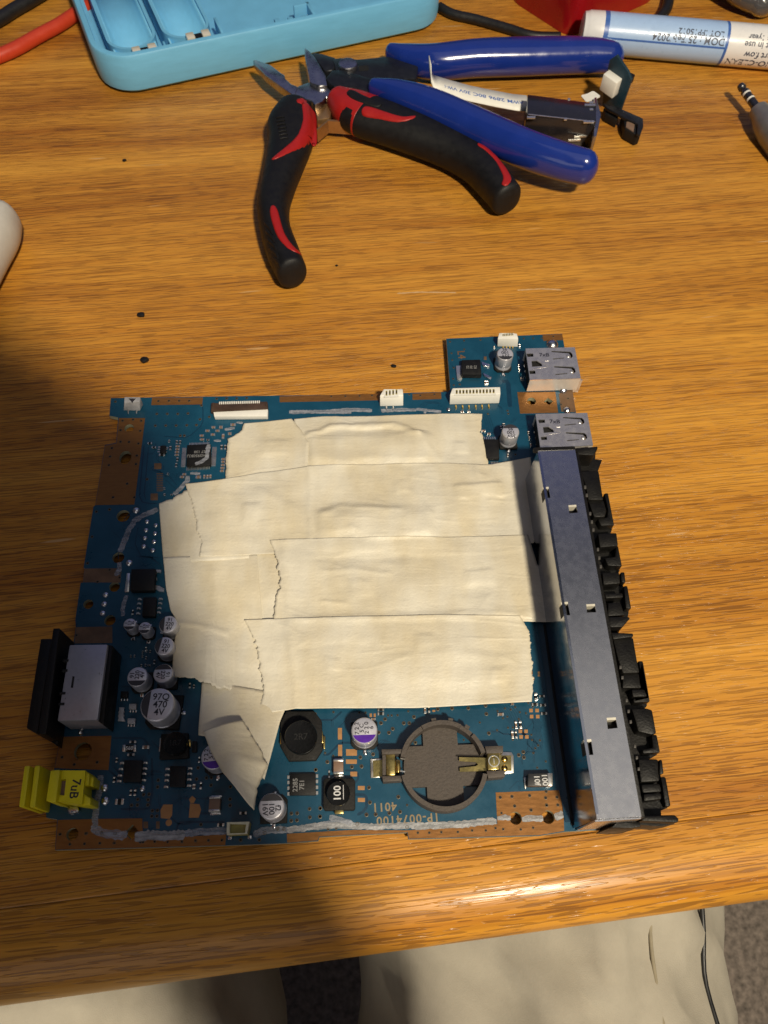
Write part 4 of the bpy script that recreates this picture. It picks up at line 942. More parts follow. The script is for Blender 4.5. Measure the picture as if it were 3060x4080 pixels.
ft = pts('i', AH-2, (440,1060),(520,1050),(520,1100),(430,1110)); prism('side_lug', pts('i', 7, (335,1200),(428,1195),(415,1285),(350,1240)), .1, 7, M_plastic, av, bevel=.3)

# yellow jack
YH = 9.0+BZ
yj = empty('video_jack', (-97, 35, 0), parent=board)
prism('jack_body', pts('i', YH-2.6, (440,1530),(690,1528),(655,1862),(405,1828)), 1.0, YH-2.6, M_yellow, yj, bevel=.3)
sh = prism('jack_ridge', pts('i', YH, (345,1520),(440,1514),(400,1840),(300,1822)), 1.0, YH, M_yellow, yj, bevel=.35)
sheet('jack_top', pts('i', YH-1.6, (440,1522),(690,1524),(655,1858),(405,1826)), [pts('i', YH-1.6, (445,1615),(500,1605),(482,1768),(432,1765))], YH-2.6, YH-1.6, M_yellow, yj)
prism('jack_rear_rib', pts('i', YH-2.4, (690,1526),(728,1562),(722,1662),(675,1675)), 2, YH-2.4, M_yellow, yj, bevel=.2)
prism('jack_rear_rib', pts('i', YH-2.4, (665,1745),(712,1780),(740,1795),(735,1860),(655,1865)), 2, YH-2.4, M_yellow, yj, bevel=.2)
prism('jack_rear_rib', pts('i', YH-3.6, (728,1588),(770,1590),(762,1680),(722,1676)), 2, YH-3.6, M_yellow, yj, bevel=.15)
prism('inner_contact', pts('i', YH-2.3, (448,1630),(500,1625),(485,1765),(436,1762)), YH-2.8, YH-2.2, M_mlcc, yj)
text('marking', '7uB', *at('i',585,1700,YH-1.6), YH-1.59, 3.0, -U-.06, M_ink, yj)
prism('solder_tab', pts('i', BZ+1.6, (520,1870),(610,1870),(625,1930),(525,1945)), BZ, BZ+1.6, M_solder, yj, bevel=.4)
for (a, b_, w_) in (((118,1476),(62,1880),46), ((218,1473),(168,1885),46)):
    A = at('i', a[0], a[1], YH+.4); B = at('i', b_[0], b_[1], YH+.4)
    prism('jack_fin', [A+Vector((-.7,0)), A+Vector((.7,0)), B+Vector((.7,0)), B+Vector((-.7,0))], 0.2, YH+.4, M_yellow, yj, bevel=.35)
prism('jack_neck', pts('i', 6, (130,1640),(380,1640),(360,1780),(110,1780)), 2.2, 6, M_yellow, yj, bevel=.3)

# ------------------------------------------------------------------ masking tape
BUMPS = [((690,1100,930,1158),.9,2.4), ((985,1046,1085,1082),.5,2.0), ((668,935,925,1000),.9,2.4), ((700,1190,960,1235),-.5,6), ((460,1090,640,1180),.5,4), ((640,1360,1120,1490),.4,5), ((660,1190,1130,1200),.5,2), ((420,1380,540,1450),.6,5), ((760,1250,800,1290),.35,1.6), ((900,1370,935,1400),.3,1.4), ((1010,1230,1060,1265),.35,1.6), ((700,1420,735,1450),.3,1.4), ((1060,1440,1090,1480),.3,1.3), ((560,950,620,985),.35,1.6), ((980,950,1010,975),.3,1.4), ((520,1090,560,1130),.35,1.6), ((850,1040,880,1065),.3,1.3)]
BW = []
for (x0,y0,x1,y1), hgt, soft in BUMPS:
    A = at('D',x0,y1,BZ+2); B = at('D',x1,y0,BZ+2); BW.append((A.x,A.y,B.x,B.y,hgt,soft))
RIDGE = [([(668,938),(720,921),(850,915),(905,936)],.75,1.1),([(905,936),(945,988)],.35,1.2),([(700,1108),(735,1094),(860,1100)],.45,1.3),([(890,1058),(932,1112)],.3,1.0),([(985,1052),(1080,1044)],.35,.9),([(1000,1080),(1085,1074)],-.25,.9),
         ([(690,1202),(860,1200)],-.5,2.2),([(640,1338),(1160,1326)],.35,1.2),([(612,1172),(640,1540)],.28,1.0),([(380,1348),(430,1352),(490,1366)],.5,.7),([(460,1240),(470,1330)],.25,1.5),([(700,1235),(760,1228),(840,1240)],.25,1.0),([(700,1300),(745,1306)],.3,.8),
         ([(668,1010),(668,1160)],.3,.8),([(560,1060),(640,1100),(650,1150)],.2,1.5),([(850,1420),(960,1410),(1100,1425)],.2,1.4),([(650,1400),(800,1390)],-.2,1.6),([(1030,1010),(1045,1060)],.3,1.2),([(760,1140),(800,1160),(880,1158)],.3,1.0)]
RW = []
for ps, amp_, wd in RIDGE:
    Q = [at('D', x, y, BZ+2) for x, y in ps]
    for a, b in zip(Q, Q[1:]): RW.append((a, b, amp_, wd))
def ridge(x, y):
    p = Vector((x, y)); z = 0; best = {}
    for a, b, amp_, wd in RW:
        ab = b-a; t = min(max((p-a).dot(ab)/ab.length_squared, 0), 1); d = (p-a-ab*t).length
        if d < wd*3: k = (amp_, wd); best[k] = min(best.get(k, 9), d)
    for (amp_, wd), d in best.items(): z += amp_*math.exp(-(d/wd)**2)
    return z
def sst(t): t = min(max(t,0),1); return t*t*(3-2*t)
def tape_z(x, y):
    z = 1.1
    xo, yo = x, y
    x, y = x+1.6*noise.noise((x*.12, y*.12, 31)), y+1.4*noise.noise((x*.1, y*.14, 37))
    for x0,y0,x1,y1,hgt,s in BW:
        s = s*(1.6+.9*noise.noise((x*.08, y*.08, 41)))
        z += hgt*sst((x-x0)/s+.5)*sst((x1-x)/s+.5)*sst((y-y0)/s+.5)*sst((y1-y)/s+.5)
    x, y = xo, yo
    z += ridge(x+.5*noise.noise((x*.3, y*.3, 51)), y+.5*noise.noise((x*.3, y*.3, 57)))
    z += .65*noise.noise((x*.05, y*.07, 2)) + .22*noise.noise((x*.14+.03*y, y*.16, 5)) + .10*noise.noise((x*.04, y*.30, 15)) + .05*noise.noise((x*.5, y*.25, 8))
    cr = noise.noise((x*.02+y*.16, y*.05-x*.03, 11)); z += .10*math.exp(-(cr/.04)**2)*sst(noise.noise((x*.06,y*.06,21))*3+.3)
    return z
def torn(P, amp, seed):
    n = max(24, int(sum((b-a).length for a, b in zip(P, P[1:]))/.28)); Q = resample(P, n); out = []
    for k, p in enumerate(Q):
        t = (Q[min(k+1,n-1)]-Q[max(k-1,0)]).normalized(); s = Vector((-t.y, t.x))
        e = min(1, 4*k/n, 4*(n-1-k)/n)
        d = noise.noise((p.x*.7, p.y*.7, seed))+.7*noise.noise((p.x*2.1, p.y*2.1, seed+3))+.9*(random.random()-.5)
        out.append(p+s*amp*d*e)
    return out
def tape(label, lev, top, right, bottom, left, tear='', res=.7, zfun=None, amp=.5):
    zz = BZ+1.6
    E = [[at('D', x, y, zz) for x, y in c] for c in (top, right, bottom, left)]
    for k, ch in enumerate('trbl'):
        if ch in tear: E[k] = torn(E[k], amp, k*7+lev*13)
    wid = (E[0][-1]-E[0][0]).length; hei = (E[3][-1]-E[3][0]).length
    nu = max(14, int(wid/res)); nv = max(14, int(hei/res))
    if 'l' in tear or 'r' in tear: nv = max(nv, int(hei/.3))
    if 't' in tear or 'b' in tear: nu = max(nu, int(wid/.3))
    G = patch(*E, nu, nv); v = []; f = []
    for j, row in enumerate(G):
        for i, p in enumerate(row):
            lift = .08*max(0, 1-6*min(i, nu-1-i)/nu)*(.5+noise.noise((p.x*.2, p.y*.2, lev+1)))
            z = BZ+.15+tape_z(p.x, p.y)+lev*.24+lift if zfun is None else zfun(p.x, p.y, i/(nu-1), j/(nv-1))
            v.append((p.x, p.y, z))
    for j in range(nv-1):
        for i in range(nu-1): f.append((j*nu+i, (j+1)*nu+i, (j+1)*nu+i+1, j*nu+i+1))
    o = new('tape_strip', v, f, M_tape, None, smooth=180)
    md = o.modifiers.new('thickness', 'SOLIDIFY'); md.thickness = .12*S; md.offset = -1
    meta(o, label, 'masking tape', 'strips of masking tape on the circuit board'); return o
tape('top strip of cream masking tape, nearest the white sockets, torn at its right end', 0, [(635,904),(700,898),(860,895),(960,892),(1042,893)], [(1042,893),(1040,925),(1048,955),(1056,1015)], [(640,1030),(850,1025),(1056,1015)], [(635,904),(640,960),(640,1030)], 'r')
tape('short cream tape piece with a slanted corner beside the square chip', 1, [(527,914),(580,910),(630,904)], [(630,904),(652,930),(667,958),(665,1022)], [(487,1048),(560,1035),(665,1022)], [(527,914),(522,930),(494,948),(489,990),(487,1048)], 'l', amp=.35)
def z_side(x, y, u, v): return BZ+.2+tape_z(x, y)*(.35+.65*sst(u*2.2))+.2
tape('vertical tape strip at the left whose curled edge hangs over the silver capacitors', -1, [(342,1085),(372,1075),(402,1058),(500,1050)], [(500,1050),(540,1120),(556,1205)], [(352,1215),(450,1212),(556,1205)], [(342,1085),(346,1140),(352,1215)], 't', zfun=z_side)
tape('narrow yellowed tape piece showing between the left strips and the torn middle strip', -2, [(540,1185),(640,1180)], [(640,1180),(645,1360)], [(555,1365),(645,1360)], [(540,1185),(555,1365)], '')
def z_low(x, y, u, v): return BZ+.55+tape_z(x, y)*(.7+.3*u)+ (2.6*sst((v-.35)*1.8) if u < .35 else 2.6*sst((v-.35)*1.8)*max(0, 1-(u-.35)*3))
tape('left tape piece with a torn lower edge lying across the capacitors', 0, [(352,1203),(430,1200),(555,1197)], [(555,1197),(562,1280),(567,1345),(575,1500)], [(376,1467),(420,1470),(470,1488),(520,1494),(575,1500)], [(352,1203),(358,1270),(368,1318),(386,1346),(379,1400),(376,1467)], 'b', zfun=z_low)
tape('second tape strip from the top, running from the square chip to the shield', 2, [(400,1045),(480,1035),(560,1021),(665,1008),(860,1001),(950,1000),(1060,1004),(1146,988)], [(1146,988),(1149,1060),(1160,1115),(1168,1145),(1152,1175)], [(433,1203),(600,1196),(850,1182),(1000,1178),(1152,1175)], [(400,1045),(418,1095),(424,1140),(436,1170),(430,1203)], 'l')
tape('third tape strip from the top, torn at both ends beside the shield', 3, [(583,1168),(700,1163),(950,1160),(1140,1157)], [(1140,1157),(1148,1185),(1160,1222),(1184,1240),(1190,1300),(1184,1345)], [(590,1352),(700,1346),(950,1340),(1184,1345)], [(583,1168),(600,1215),(606,1265),(594,1310),(590,1352)], 'l', amp=.55)
tape('lowest wide tape strip, just above the battery holder', 4, [(528,1340),(700,1335),(950,1330),(1122,1333)], [(1122,1333),(1142,1365),(1148,1430),(1151,1480),(1147,1518)], [(558,1545),(640,1533),(900,1530),(1147,1518)], [(528,1340),(552,1385),(560,1430),(570,1490),(558,1545)], 'lr')
def z_bot(x, y, u, v): return BZ+1.6+2.2*sst(v)+2.0*u*v+.25*noise.noise((x*.15,y*.15,3))
tape('dim grey tape piece hanging down beside the black coil', -1, [(436,1472),(500,1480),(560,1490),(630,1500)], [(630,1500),(606,1560),(588,1640),(575,1690)], [(432,1592),(480,1600),(530,1640),(575,1690)], [(436,1472),(434,1530),(432,1592)], '', zfun=z_bot)
def z_flap(x, y, u, v): return BZ+7.0+4.2*math.sin(PI*min(1, .15+u*.85))*(.55+.45*v)+.5*v+.35*noise.noise((x*.2,y*.2,6))
tape('folded back flap of tape with a torn edge, its tip over the front capacitor', 9, [(449,1592),(486,1581),(530,1566)], [(530,1566),(552,1600),(570,1630),(586,1664),(563,1705),(556,1757)], [(490,1678),(520,1712),(545,1745),(556,1757)], [(449,1592),(466,1635),(490,1678)], 'r', zfun=z_flap, amp=.35, res=.5)

# ------------------------------------------------------------------ hand tools
M_grip = mat('grip_black', (0.006, 0.006, 0.007), 0.55, spec=0.35, var=0.2, vscale=400, bump=0.15, bscale=2500)
M_red = mat('grip_red', (0.35, 0.011, 0.009), 0.42, var=0.08, bump=0.05)
M_steel = mat('tool_steel', (0.42, 0.42, 0.44), 0.30, metal=1.0, var=0.2, vscale=300, bump=0.1)
M_bluing = mat('blued_steel', (0.020, 0.022, 0.028), 0.38, metal=0.5, var=0.3)
M_cobalt = mat('dipped_blue', (0.008, 0.028, 0.225), 0.20, var=0.08, vscale=120, bump=0.02, coat=0.7)
M_spring = mat('spring_brass', (0.45, 0.27, 0.12), 0.35, metal=0.8)
def keys(fr, L):
    out = []
    for x, y, r, z, hz in L:
        p = at(fr, x, y, z); out.append((p.x, p.y, z, span(fr, x, y, r, z), hz))
    return out
def surf(K, p):
    n = 80; C = spline([k[:3] for k in K], n); R = spline([(k[3], k[4], 0) for k in K], n)
    best = min(range(n), key=lambda i: (C[i].xy-p).length); d = (C[best].xy-p).length
    e = 2/.88
    return C[best].z + R[best].y*max(0.02, 1-min(1, d/R[best].x)**e)**(1/e)
def inlay(name, fr, L, w, K, m, parent, lift=.32, n=30, zg=12):
    C = spline([(x, y, 0) for x, y in L], n); P = []
    for c in C:
        z = zg
        for _ in range(3): p = at(fr, c.x, c.y, z); z = surf(K, p)
        P.append(p)
    v = []; f = []; na = 7
    for k in range(n):
        t = (P[min(k+1, n-1)]-P[max(k-1, 0)]).normalized(); s = Vector((-t.y, t.x))
        e = math.sqrt(max(.08, 1-abs(2*k/(n-1)-1)**6))
        ww = w if not callable(w) else w(k/(n-1))
        for a in range(na):
            u = (a/(na-1)*2-1); q = P[k]+s*u*ww/2*e; z = surf(K, q)
            v.append((q.x, q.y, z+lift*(1-u**4)-.05))
    for k in range(n-1):
        for a in range(na-1): f.append((k*na+a, k*na+a+1, (k+1)*na+a+1, (k+1)*na+a))
    o = new(name, v, f, m, parent, smooth=180)
    md = o.modifiers.new('thickness', 'SOLIDIFY'); md.thickness = .5*S; md.offset = -1 if o.data.polygons[0].normal.z > 0 else 1
    return o
pl_ = empty('pliers', at('j',900,720,0), 'long nose pliers with black and red grips, jaws open toward the blue tray', 'pliers')
KL = keys('r', [(1275,470,70,9,6),(1258,535,100,9,7),(1256,610,97,8.5,7.2),(1232,700,86,8,7),(1205,790,76,8,7),(1182,890,70,8,7),(1190,990,66,8,7),(1222,1090,70,8,7),(1262,1180,66,8,6.8)])
gl = loft('grip', KL, M_grip, pl_, n=60, sides=28, ends=(.45,.35), sq=.88)
KR = keys('s', [(-205,432,52,8.5,5.5),(-144,470,92,8.5,6.6),(-76,503,104,8.5,7),(25,538,98,8.5,7.1),(130,577,92,8.5,7.1),(240,622,86,8.2,7),(330,667,80,8,7),(410,722,76,8,7),(475,792,72,8,7),(530,860,68,8,6.8)])
gr = loft('grip', KR, M_grip, pl_, n=70, sides=28, ends=(.45,.35), sq=.88)
KR0 = [(k[0], k[1], k[2], k[3]*1.012, k[4]*1.012) for k in KR[:3]]
loft('red_core', KR0, M_red, gr, n=30, sides=28, ends=(.47,.02), sq=.88)
wv = lambda a, b_: (lambda t: a+(b_-a)*t)
inlay('red_inlay', 'r', [(1285,432),(1325,450),(1338,500),(1332,550),(1300,610),(1245,645),(1175,690)], lambda t: 6.4-3.4*t, KL, M_red, gl)
inlay('red_inlay', 'r', [(1342,500),(1347,560),(1346,620)], 4.0, KL, M_red, gl)
inlay('red_inlay', 'r', [(1178,888),(1192,950),(1215,1015),(1255,1065),(1300,1095)], lambda t: 3.6-1.0*t, KL, M_red, gl)
inlay('red_inlay', 'k', [(340,690),(430,715),(560,750),(700,770),(840,745)], lambda t: 5.5-3.4*t, KR, M_red, gr)
inlay('thumb_pad', 'k', [(215,510),(300,560),(400,600),(520,640)], lambda t: 5.5-1*t, KR, M_grip, gr, lift=.5)
inlay('red_inlay', 'l', [(375,600),(440,640),(510,705),(565,780),(592,850),(560,905)], lambda t: 3.4, KR, M_red, gr)
for k in range(7):                                   # raised ribs on the thumb rest
    c = [(1185+4*k,505+17*k),(1205+4*k,500+17*k)]
    inlay('grip_rib', 'r', [(1192+3*k,512+15*k),(1212+3*k,506+15*k),(1228+3*k,508+15*k)], .7, KL, M_grip, gl, lift=.5, n=6)
for k in range(5): inlay('grip_rib', 'r', [(1140+6*k,960+38*k),(1165+8*k,985+36*k),(1178+8*k,1015+36*k)], 1.0, KL, M_grip, gl, lift=.4, n=6)
def tooled(name, fr, ps, z0, z1, m, parent, bev=.6, shrink=None): return prism(name, pts(fr, z1, *ps), z0, z1, m, parent, bevel=bev)
tooled('jaw', 'j', [(82,285),(140,285),(330,355),(470,462),(515,488),(520,530),(600,605),(690,640),(640,770),(430,620),(250,480)], 7.5, 11.5, M_steel, pl_, .8)
tooled('jaw', 'j', [(770,115),(850,175),(905,240),(965,335),(1055,490),(1078,630),(960,640),(838,580),(808,400),(778,230)], 7.5, 12.5, M_steel, pl_, .8)
tooled('joint', 'j', [(620,690),(690,635),(840,580),(1000,610),(1090,665),(1175,745),(1165,800),(1060,775),(1010,840),(910,885),(860,830),(660,790)], 3.5, 11.0, M_steel, pl_, .6)
tooled('neck', 'j', [(905,870),(1110,830),(1150,860),(1110,1060),(940,1090)], 3, 8, M_spring, pl_, .4)
mb = MB(); mb.prism(pts('k', 8.5, (10,770),(302,792),(302,808),(10,786)), 3.0, 8.5); mb.build('spring', M_spring, pl_)
mb = MB(); mb.prism(pts('j', 8.5, (935,1205),(1070,1095),(1082,1108),(940,1225)), 3.0, 8.5); mb.build('spring', M_spring, pl_)

ct_ = empty('side_cutters', at('k',200,300,0), 'flush cutters with glossy blue dipped handles lying across the pliers', 'side cutters')
KU = keys('s', [(30,232,28,8,4.5),(110,255,52,8.2,6),(220,268,70,8.5,7),(400,252,76,9,7.4),(600,245,78,9,7.4),(780,240,76,9,7.2),(900,240,70,9,7),(975,246,60,9,6.5)])
loft('handle', KU, M_cobalt, ct_, n=60, sides=28, ends=(.9,1.0), sq=.92)
KD = keys('s', [(-45,385,26,13,4.5),(60,412,56,13.5,6),(200,462,70,14,7),(400,552,74,14.5,7.2),(600,640,74,15,7.2),(760,695,70,15,7),(865,722,62,15,6.8)])
loft('handle', KD, M_cobalt, ct_, n=60, sides=28, ends=(.9,.95), sq=.92)
tooled('arm', 'k', [(60,200),(130,185),(300,200),(590,172),(700,210),(870,265),(850,385),(640,395),(430,455),(300,440),(120,420)], 5.5, 11, M_bluing, ct_, .7)
tooled('arm', 'k', [(-10,385),(60,300),(160,300),(420,380),(560,470),(640,560),(520,560),(250,470),(110,472),(40,440)], 8, 12.5, M_bluing, ct_, .7)
tooled('jaw', 'j', [(870,190),(1000,205),(1180,260),(1240,330),(1150,425),(1040,440),(955,325)], 6, 10.5, M_bluing, ct_, .7)
p = at('k', 203, 232, 13); lathe('rivet', p.x, p.y, [(4.1,9.5),(4.1,12.2),(3.8,12.7),(3.2,12.85)], M_steel, ct_, n=28)
tooled('stop_slot', 'k', [(305,268),(390,262),(405,285),(395,310),(310,315)], 10.8, 11.06, M_gap, ct_, 0)

# ------------------------------------------------------------------ blue tray
M_sky = mat('blue_print', (0.155, 0.455, 0.72), 0.45, var=0.06, vscale=90, bump=0.10, bscale=1500, stretch=(1, 1, 6))
M_white2 = mat('white_edge', (0.30, 0.55, 0.75), 0.5)
tray = empty('tray', (-97, 323, 0), 'light blue plastic tray with battery bays at the top left', 'tray')
A0 = Vector((-103.5, 317.0)); ta = math.radians(19.8); TW, TD, RIM = 161.0, 120.0, 17.5
ux = Vector((math.cos(ta), math.sin(ta))); uy = Vector((-ux.y, ux.x))
def rrect(x0, y0, x1, y1, r, n=8):
    P = []
    for cx, cy, a0 in ((x1-r,y1-r,0),(x0+r,y1-r,PI/2),(x0+r,y0+r,PI),(x1-r,y0+r,1.5*PI)):
        for k in range(n+1):
            a = a0+PI/2*k/n; P.append((cx+r*math.cos(a), cy+r*math.sin(a)))
    return P
def tl(P): return [A0+ux*x+uy*y for x, y in P]
mb = MB()
loops = [(rrect(1.6,1.6,TW-1.6,TD-1.6,15), 1.2), (rrect(.4,.4,TW-.4,TD-.4,16), 2.4), (rrect(0,0,TW,TD,16.5), 5), (rrect(0,0,TW,TD,16.5), RIM-1), (rrect(.5,.5,TW-.5,TD-.5,16), RIM-.2), (rrect(1.2,1.2,TW-1.2,TD-1.2,15.5), RIM), (rrect(2.6,2.6,TW-2.6,TD-2.6,14), RIM), (rrect(2.9,2.9,TW-2.9,TD-2.9,13.8), RIM-1.6), (rrect(4.4,4.4,TW-4.4,TD-4.4,12.5), RIM-1.8), (rrect(4.6,4.6,TW-4.6,TD-4.6,12.2), 3.2)]
v = []; f = []; n = len(loops[0][0])
for P, z in loops: v += [(q.x, q.y, z) for q in tl(P)]
for j in range(len(loops)-1):
    for k in range(n): f.append((j*n+k, j*n+(k+1) % n, (j+1)*n+(k+1) % n, (j+1)*n+k))
f.append(tuple(range(n))[::-1]); f.append(tuple(range((len(loops)-1)*n, len(loops)*n)))
new('tray_shell', v, f, M_sky, tray, smooth=35)
def tbox(name, x0, y0, x1, y1, z0, z1, m=M_sky, bev=.3): return prism(name, tl([(x0,y0),(x1,y0),(x1,y1),(x0,y1)]), z0, z1, m, tray, bevel=bev)
# battery bays: thin walls that end in half rounds, a sloped cradle in each
for bx in (7.5, 31.5):
    w2 = 10.6; cx = bx+w2
    P = [(cx-w2, 100)]+[(cx-w2*math.cos(PI*k/16), 22-w2*math.sin(PI*k/16)) for k in range(17)]+[(cx+w2, 100)]
    Pi = [(cx-w2+1.3, 100)]+[(cx-(w2-1.3)*math.cos(PI*k/16), 22-(w2-1.3)*math.sin(PI*k/16)) for k in range(17)]+[(cx+w2-1.3, 100)]
    prism('bay_wall', tl(P+Pi[::-1]), 3.3, 13.5, M_sky, tray, bevel=0, smooth=30)
    mb = MB(); vv = []; ff = []
    for yy in (12, 100):
        for k in range(13):
            a = PI*k/12; q = A0+ux*(cx-(w2-1.3)*math.cos(a))+uy*yy; vv.append((q.x, q.y, 12.0-8.0*math.sin(a)))
    for k in range(12): ff.append((k, k+1, 14+k, 13+k))
    o = new('bay_cradle', vv, ff, M_sky, tray, smooth=180); md = o.modifiers.new('t', 'SOLIDIFY'); md.thickness = .8*S
for x0, y0 in ((20.5,5.2),(44.5,7.2)):
    q = [tbox('battery_contact', x0+dx, y0, x0+dx+3.6, y0+4.5, 9.5, 15.6, M_bright, .5) for dx in (-4.6, 2.2)]
    tbox('contact_holder', x0-1.0, y0+.4, x0+2.2, y0+4.2, 8, 14.6, M_chip, .3)
tbox('divider', 55.6, 12, 56.8, 24, 3.2, 12.5, M_sky, .2); tbox('divider', 30.2, 10, 31.2, 17, 3.2, 11, M_sky, .2)
for x0 in (70, 80, 86, 92): tbox('screw_post', x0, 6, x0+2.4, 9.5+(x0 % 7), 3.2, 13.5, M_sky, .3)
tbox('divider', 98, 8, 99.4, 22, 3.2, 12.5, M_sky, .2); tbox('divider', 92, 20, 99.4, 21.3, 3.2, 12.5, M_sky, .2)

# ------------------------------------------------------------------ flux pen
M_penw = mat('pen_white', (0.74, 0.74, 0.76), 0.32, var=0.03, coat=0.3)
M_penl = mat('pen_pale_blue', (0.36, 0.52, 0.80), 0.34, var=0.03, coat=0.3)
M_penb = mat('pen_blue', (0.05, 0.13, 0.42), 0.35)
M_pent = mat('pen_print', (0.04, 0.05, 0.09), 0.5)
PR = 8.6
pa = at('m',165,262,PR); pb_ = at('m',1659,392,PR); pd = (pb_-pa).normalized(); pn = Vector((-pd.y, pd.x)); PL = (pb_-pa).length
pen = empty('flux_pen', (*((pa+pb_)/2), 0), 'white and pale blue marker style pen with printed lines at the right', 'pen')
def pcyl(name, s0, s1, r, m, prof=None):
    prof = prof or [(s0, r), (s1, r)]
    vv = []; ff = []; n = 40
    for s_, rr in prof:
        for k in range(n):
            a = 2*PI*k/n; q = pa+pd*s_+pn*rr*math.cos(a); vv.append((q.x, q.y, PR+rr*math.sin(a)))
    for j in range(len(prof)-1):
        for k in range(n): ff.append((j*n+k, j*n+(k+1) % n, (j+1)*n+(k+1) % n, (j+1)*n+k))
    ff.append(tuple(range(n))[::-1]); ff.append(tuple(range((len(prof)-1)*n, len(prof)*n)))
    return new(name, vv, ff, m, pen, smooth=40)
fr_ = lambda x: (at('m', x, 330, PR)-pa).dot(pd)
s1, s2, s3 = fr_(280), fr_(318), fr_(1262)
pcyl('end_cap', 0, s1, PR, M_penw, [(-2.8,PR*.80),(-2.4,PR*.90),(-.6,PR*.95),(0,PR*.985),(s1,PR)])
pcyl('ring', s1, s2, PR*1.003, M_penb)
pcyl('label', s2, s3, PR*1.0, M_penl)
pcyl('ring', s3, s3+1.2, PR*1.003, M_penb)
pcyl('barrel', s3+1.2, PL+45, PR, M_penw, [(s3+1.2,PR),(PL+40,PR),(PL+44,PR*.9),(PL+45,PR*.7)])
def pwrap(s_, ang, lift=.03):
    """lettering bent round the barrel; reads upside down as in the photo"""
    def fn(a, b, h):
        th = ang+b/PR; rr = PR+lift+max(h, 0); q = pa+pd*(s_-a)+pn*rr*math.cos(th)
        return (q.x, q.y, PR+rr*math.sin(th))
    return fn
def ptext(s, x, ang, size):
    p0 = pa+pd*fr_(x); text('print', s, p0.x, p0.y, 2*PR, size, 0, M_pent, pen, wrap=lambda a, b, h: pwrap(fr_(x), ang)(a, -b*-1, h))
def pang(y): 
    # barrel angle whose surface shows at row y (frame m, column 900)
    best = None
    for k in range(180):
        th = PI*k/179*1.1; q = pa+pd*fr_(900)+pn*PR*math.cos(th); z = PR+PR*math.sin(th)
        d = CM.transposed() @ (Vector((q.x, q.y, z))-Vector((0,0,CAM_Z))); py = (2040+F_PX*d.y/d.z)/FR['m'][2]
        if best is None or abs(py-y) < best[0]: best = (abs(py-y), th)
    return best[1]
a1, a2, a3, a4 = pang(252), pang(318), pang(400), pang(478)
ptext('LOT IFP15012', 1055, a1, 3.4); ptext('DOM : 25/Feb/2024', 965, a2, 3.9)
ptext('c = 1year', 1540, a1, 3.2); ptext('when not in use', 1615, a2, 3.5); ptext('to start flow', 1600, a3, 3.7); ptext('NO-CLEAN', 1500, a4, 4.2)
aL = pang(365)
mb = MB(); vv = []; ff = []
for s_ in (s2, s3):
    for da in (-.045, .045):
        q = pa+pd*s_+pn*(PR+.06)*math.cos(aL+da); vv.append((q.x, q.y, PR+(PR+.06)*math.sin(aL+da)))
new('label_line', vv, [(0,1,3,2)], M_penb, pen)

# ------------------------------------------------------------------ network jack, ribbon cable and little board
M_jack = mat('jack_black', (0.014, 0.014, 0.018), 0.22, var=0.15, coat=0.5)
JH = 15.0
jk = empty('network_jack', at('l',980,500,0), 'black network jack with bare pins beside the blue handle', 'network jack')
JT = pts('l', JH, (742,232),(1245,297),(1246,432),(737,378))
prism('jack_shell', JT, 1.0, JH, M_jack, jk, bevel=.3)
ribbon('trim_edge', [JT[3]+Vector((.5,-.05)), JT[2]+Vector((-.5,-.05))], .5, JH-.05, M_tin, jk, th=.12, jit=.4)
for x, y, w_ in ((1190,432,75),(768,400,60),(1200,310,80),(1210,292,30),(1210,342,26),(1045,268,18),(1020,412,20)):
    prism('metal_tab', rectpx('l', x, y, w_, 14, JH), JH-.4, JH+.12, M_tin, jk)
for x, y in ((1100,518),(1080,562),(1135,500),(1120,548),(1095,605),(1165,505)):
    p = at('l', x, y, 7); box('pin', p.x, p.y-1.0, 3.5+(620-y)*.06, 4.2+(620-y)*.06, 5.0, .6, .05, M_tin, jk)
p = at('l', 955, 450, 11); box('peg', p.x, p.y, 6, 12, 3.4, 2.2, .1, M_tin, jk, bevel=.5)
prism('flange', pts('l', JH+1, (1245,205),(1262,200),(1296,330),(1262,490),(1240,488),(1255,330)), .2, JH-2, M_steel, jk, bevel=.2)
for (dx, dy) in ((.5, .5),): pass
rc = []
RCP = [(742,302,9),(640,292,9),(480,262,9.5),(320,228,10),(180,190,11),(95,165,11.5),(52,150,12)]
vv = []; ff = []
for x, y, z in RCP:
    p = at('l', x, y, z); q1 = p+Vector((0,4.4)); q0 = p+Vector((0,-4.6)); vv += [(q0.x,q0.y,z-.6),(q1.x,q1.y,z+.6)]
e0, e1 = Vector(vv[-2]), Vector(vv[-1])
vv += [(e0.x-1.5, e0.y+1.5, e0.z+3), (e1.x-2.0, e1.y+1.0, e1.z+3), (e0.x-2.0, e0.y+3.5, e0.z+9), (e1.x-2.6, e1.y-1.0, e1.z+9)]
for k in range(len(vv)//2-1): ff.append((2*k, 2*k+1, 2*k+3, 2*k+2))
rib = new('ribbon_cable', vv, ff, M_white, None, smooth=180); meta(rib, 'white flat ribbon cable with blue lettering leading to the black jack', 'ribbon cable')
md = rib.modifiers.new('t', 'SOLIDIFY'); md.thickness = .3*S
RZ = lambda x: 9.0+(742-x)/690*3
pm_ = at('l', 450, 262, 10.2)
def rwrap(a, b, h):
    # follow the cable line
    x = 455-a*15.0; t = min(max((742-x)/690, 0), 1)
    C = spline([(at('l', *c[:2], c[2]).x, at('l', *c[:2], c[2]).y, c[2]) for c in RCP], 60); tt = t*59; i_ = min(int(tt), 58); q = C[i_].lerp(C[i_+1], tt-i_)
    return (q.x, q.y-b*.8, q.z+.35+max(h,0)-b*.11)
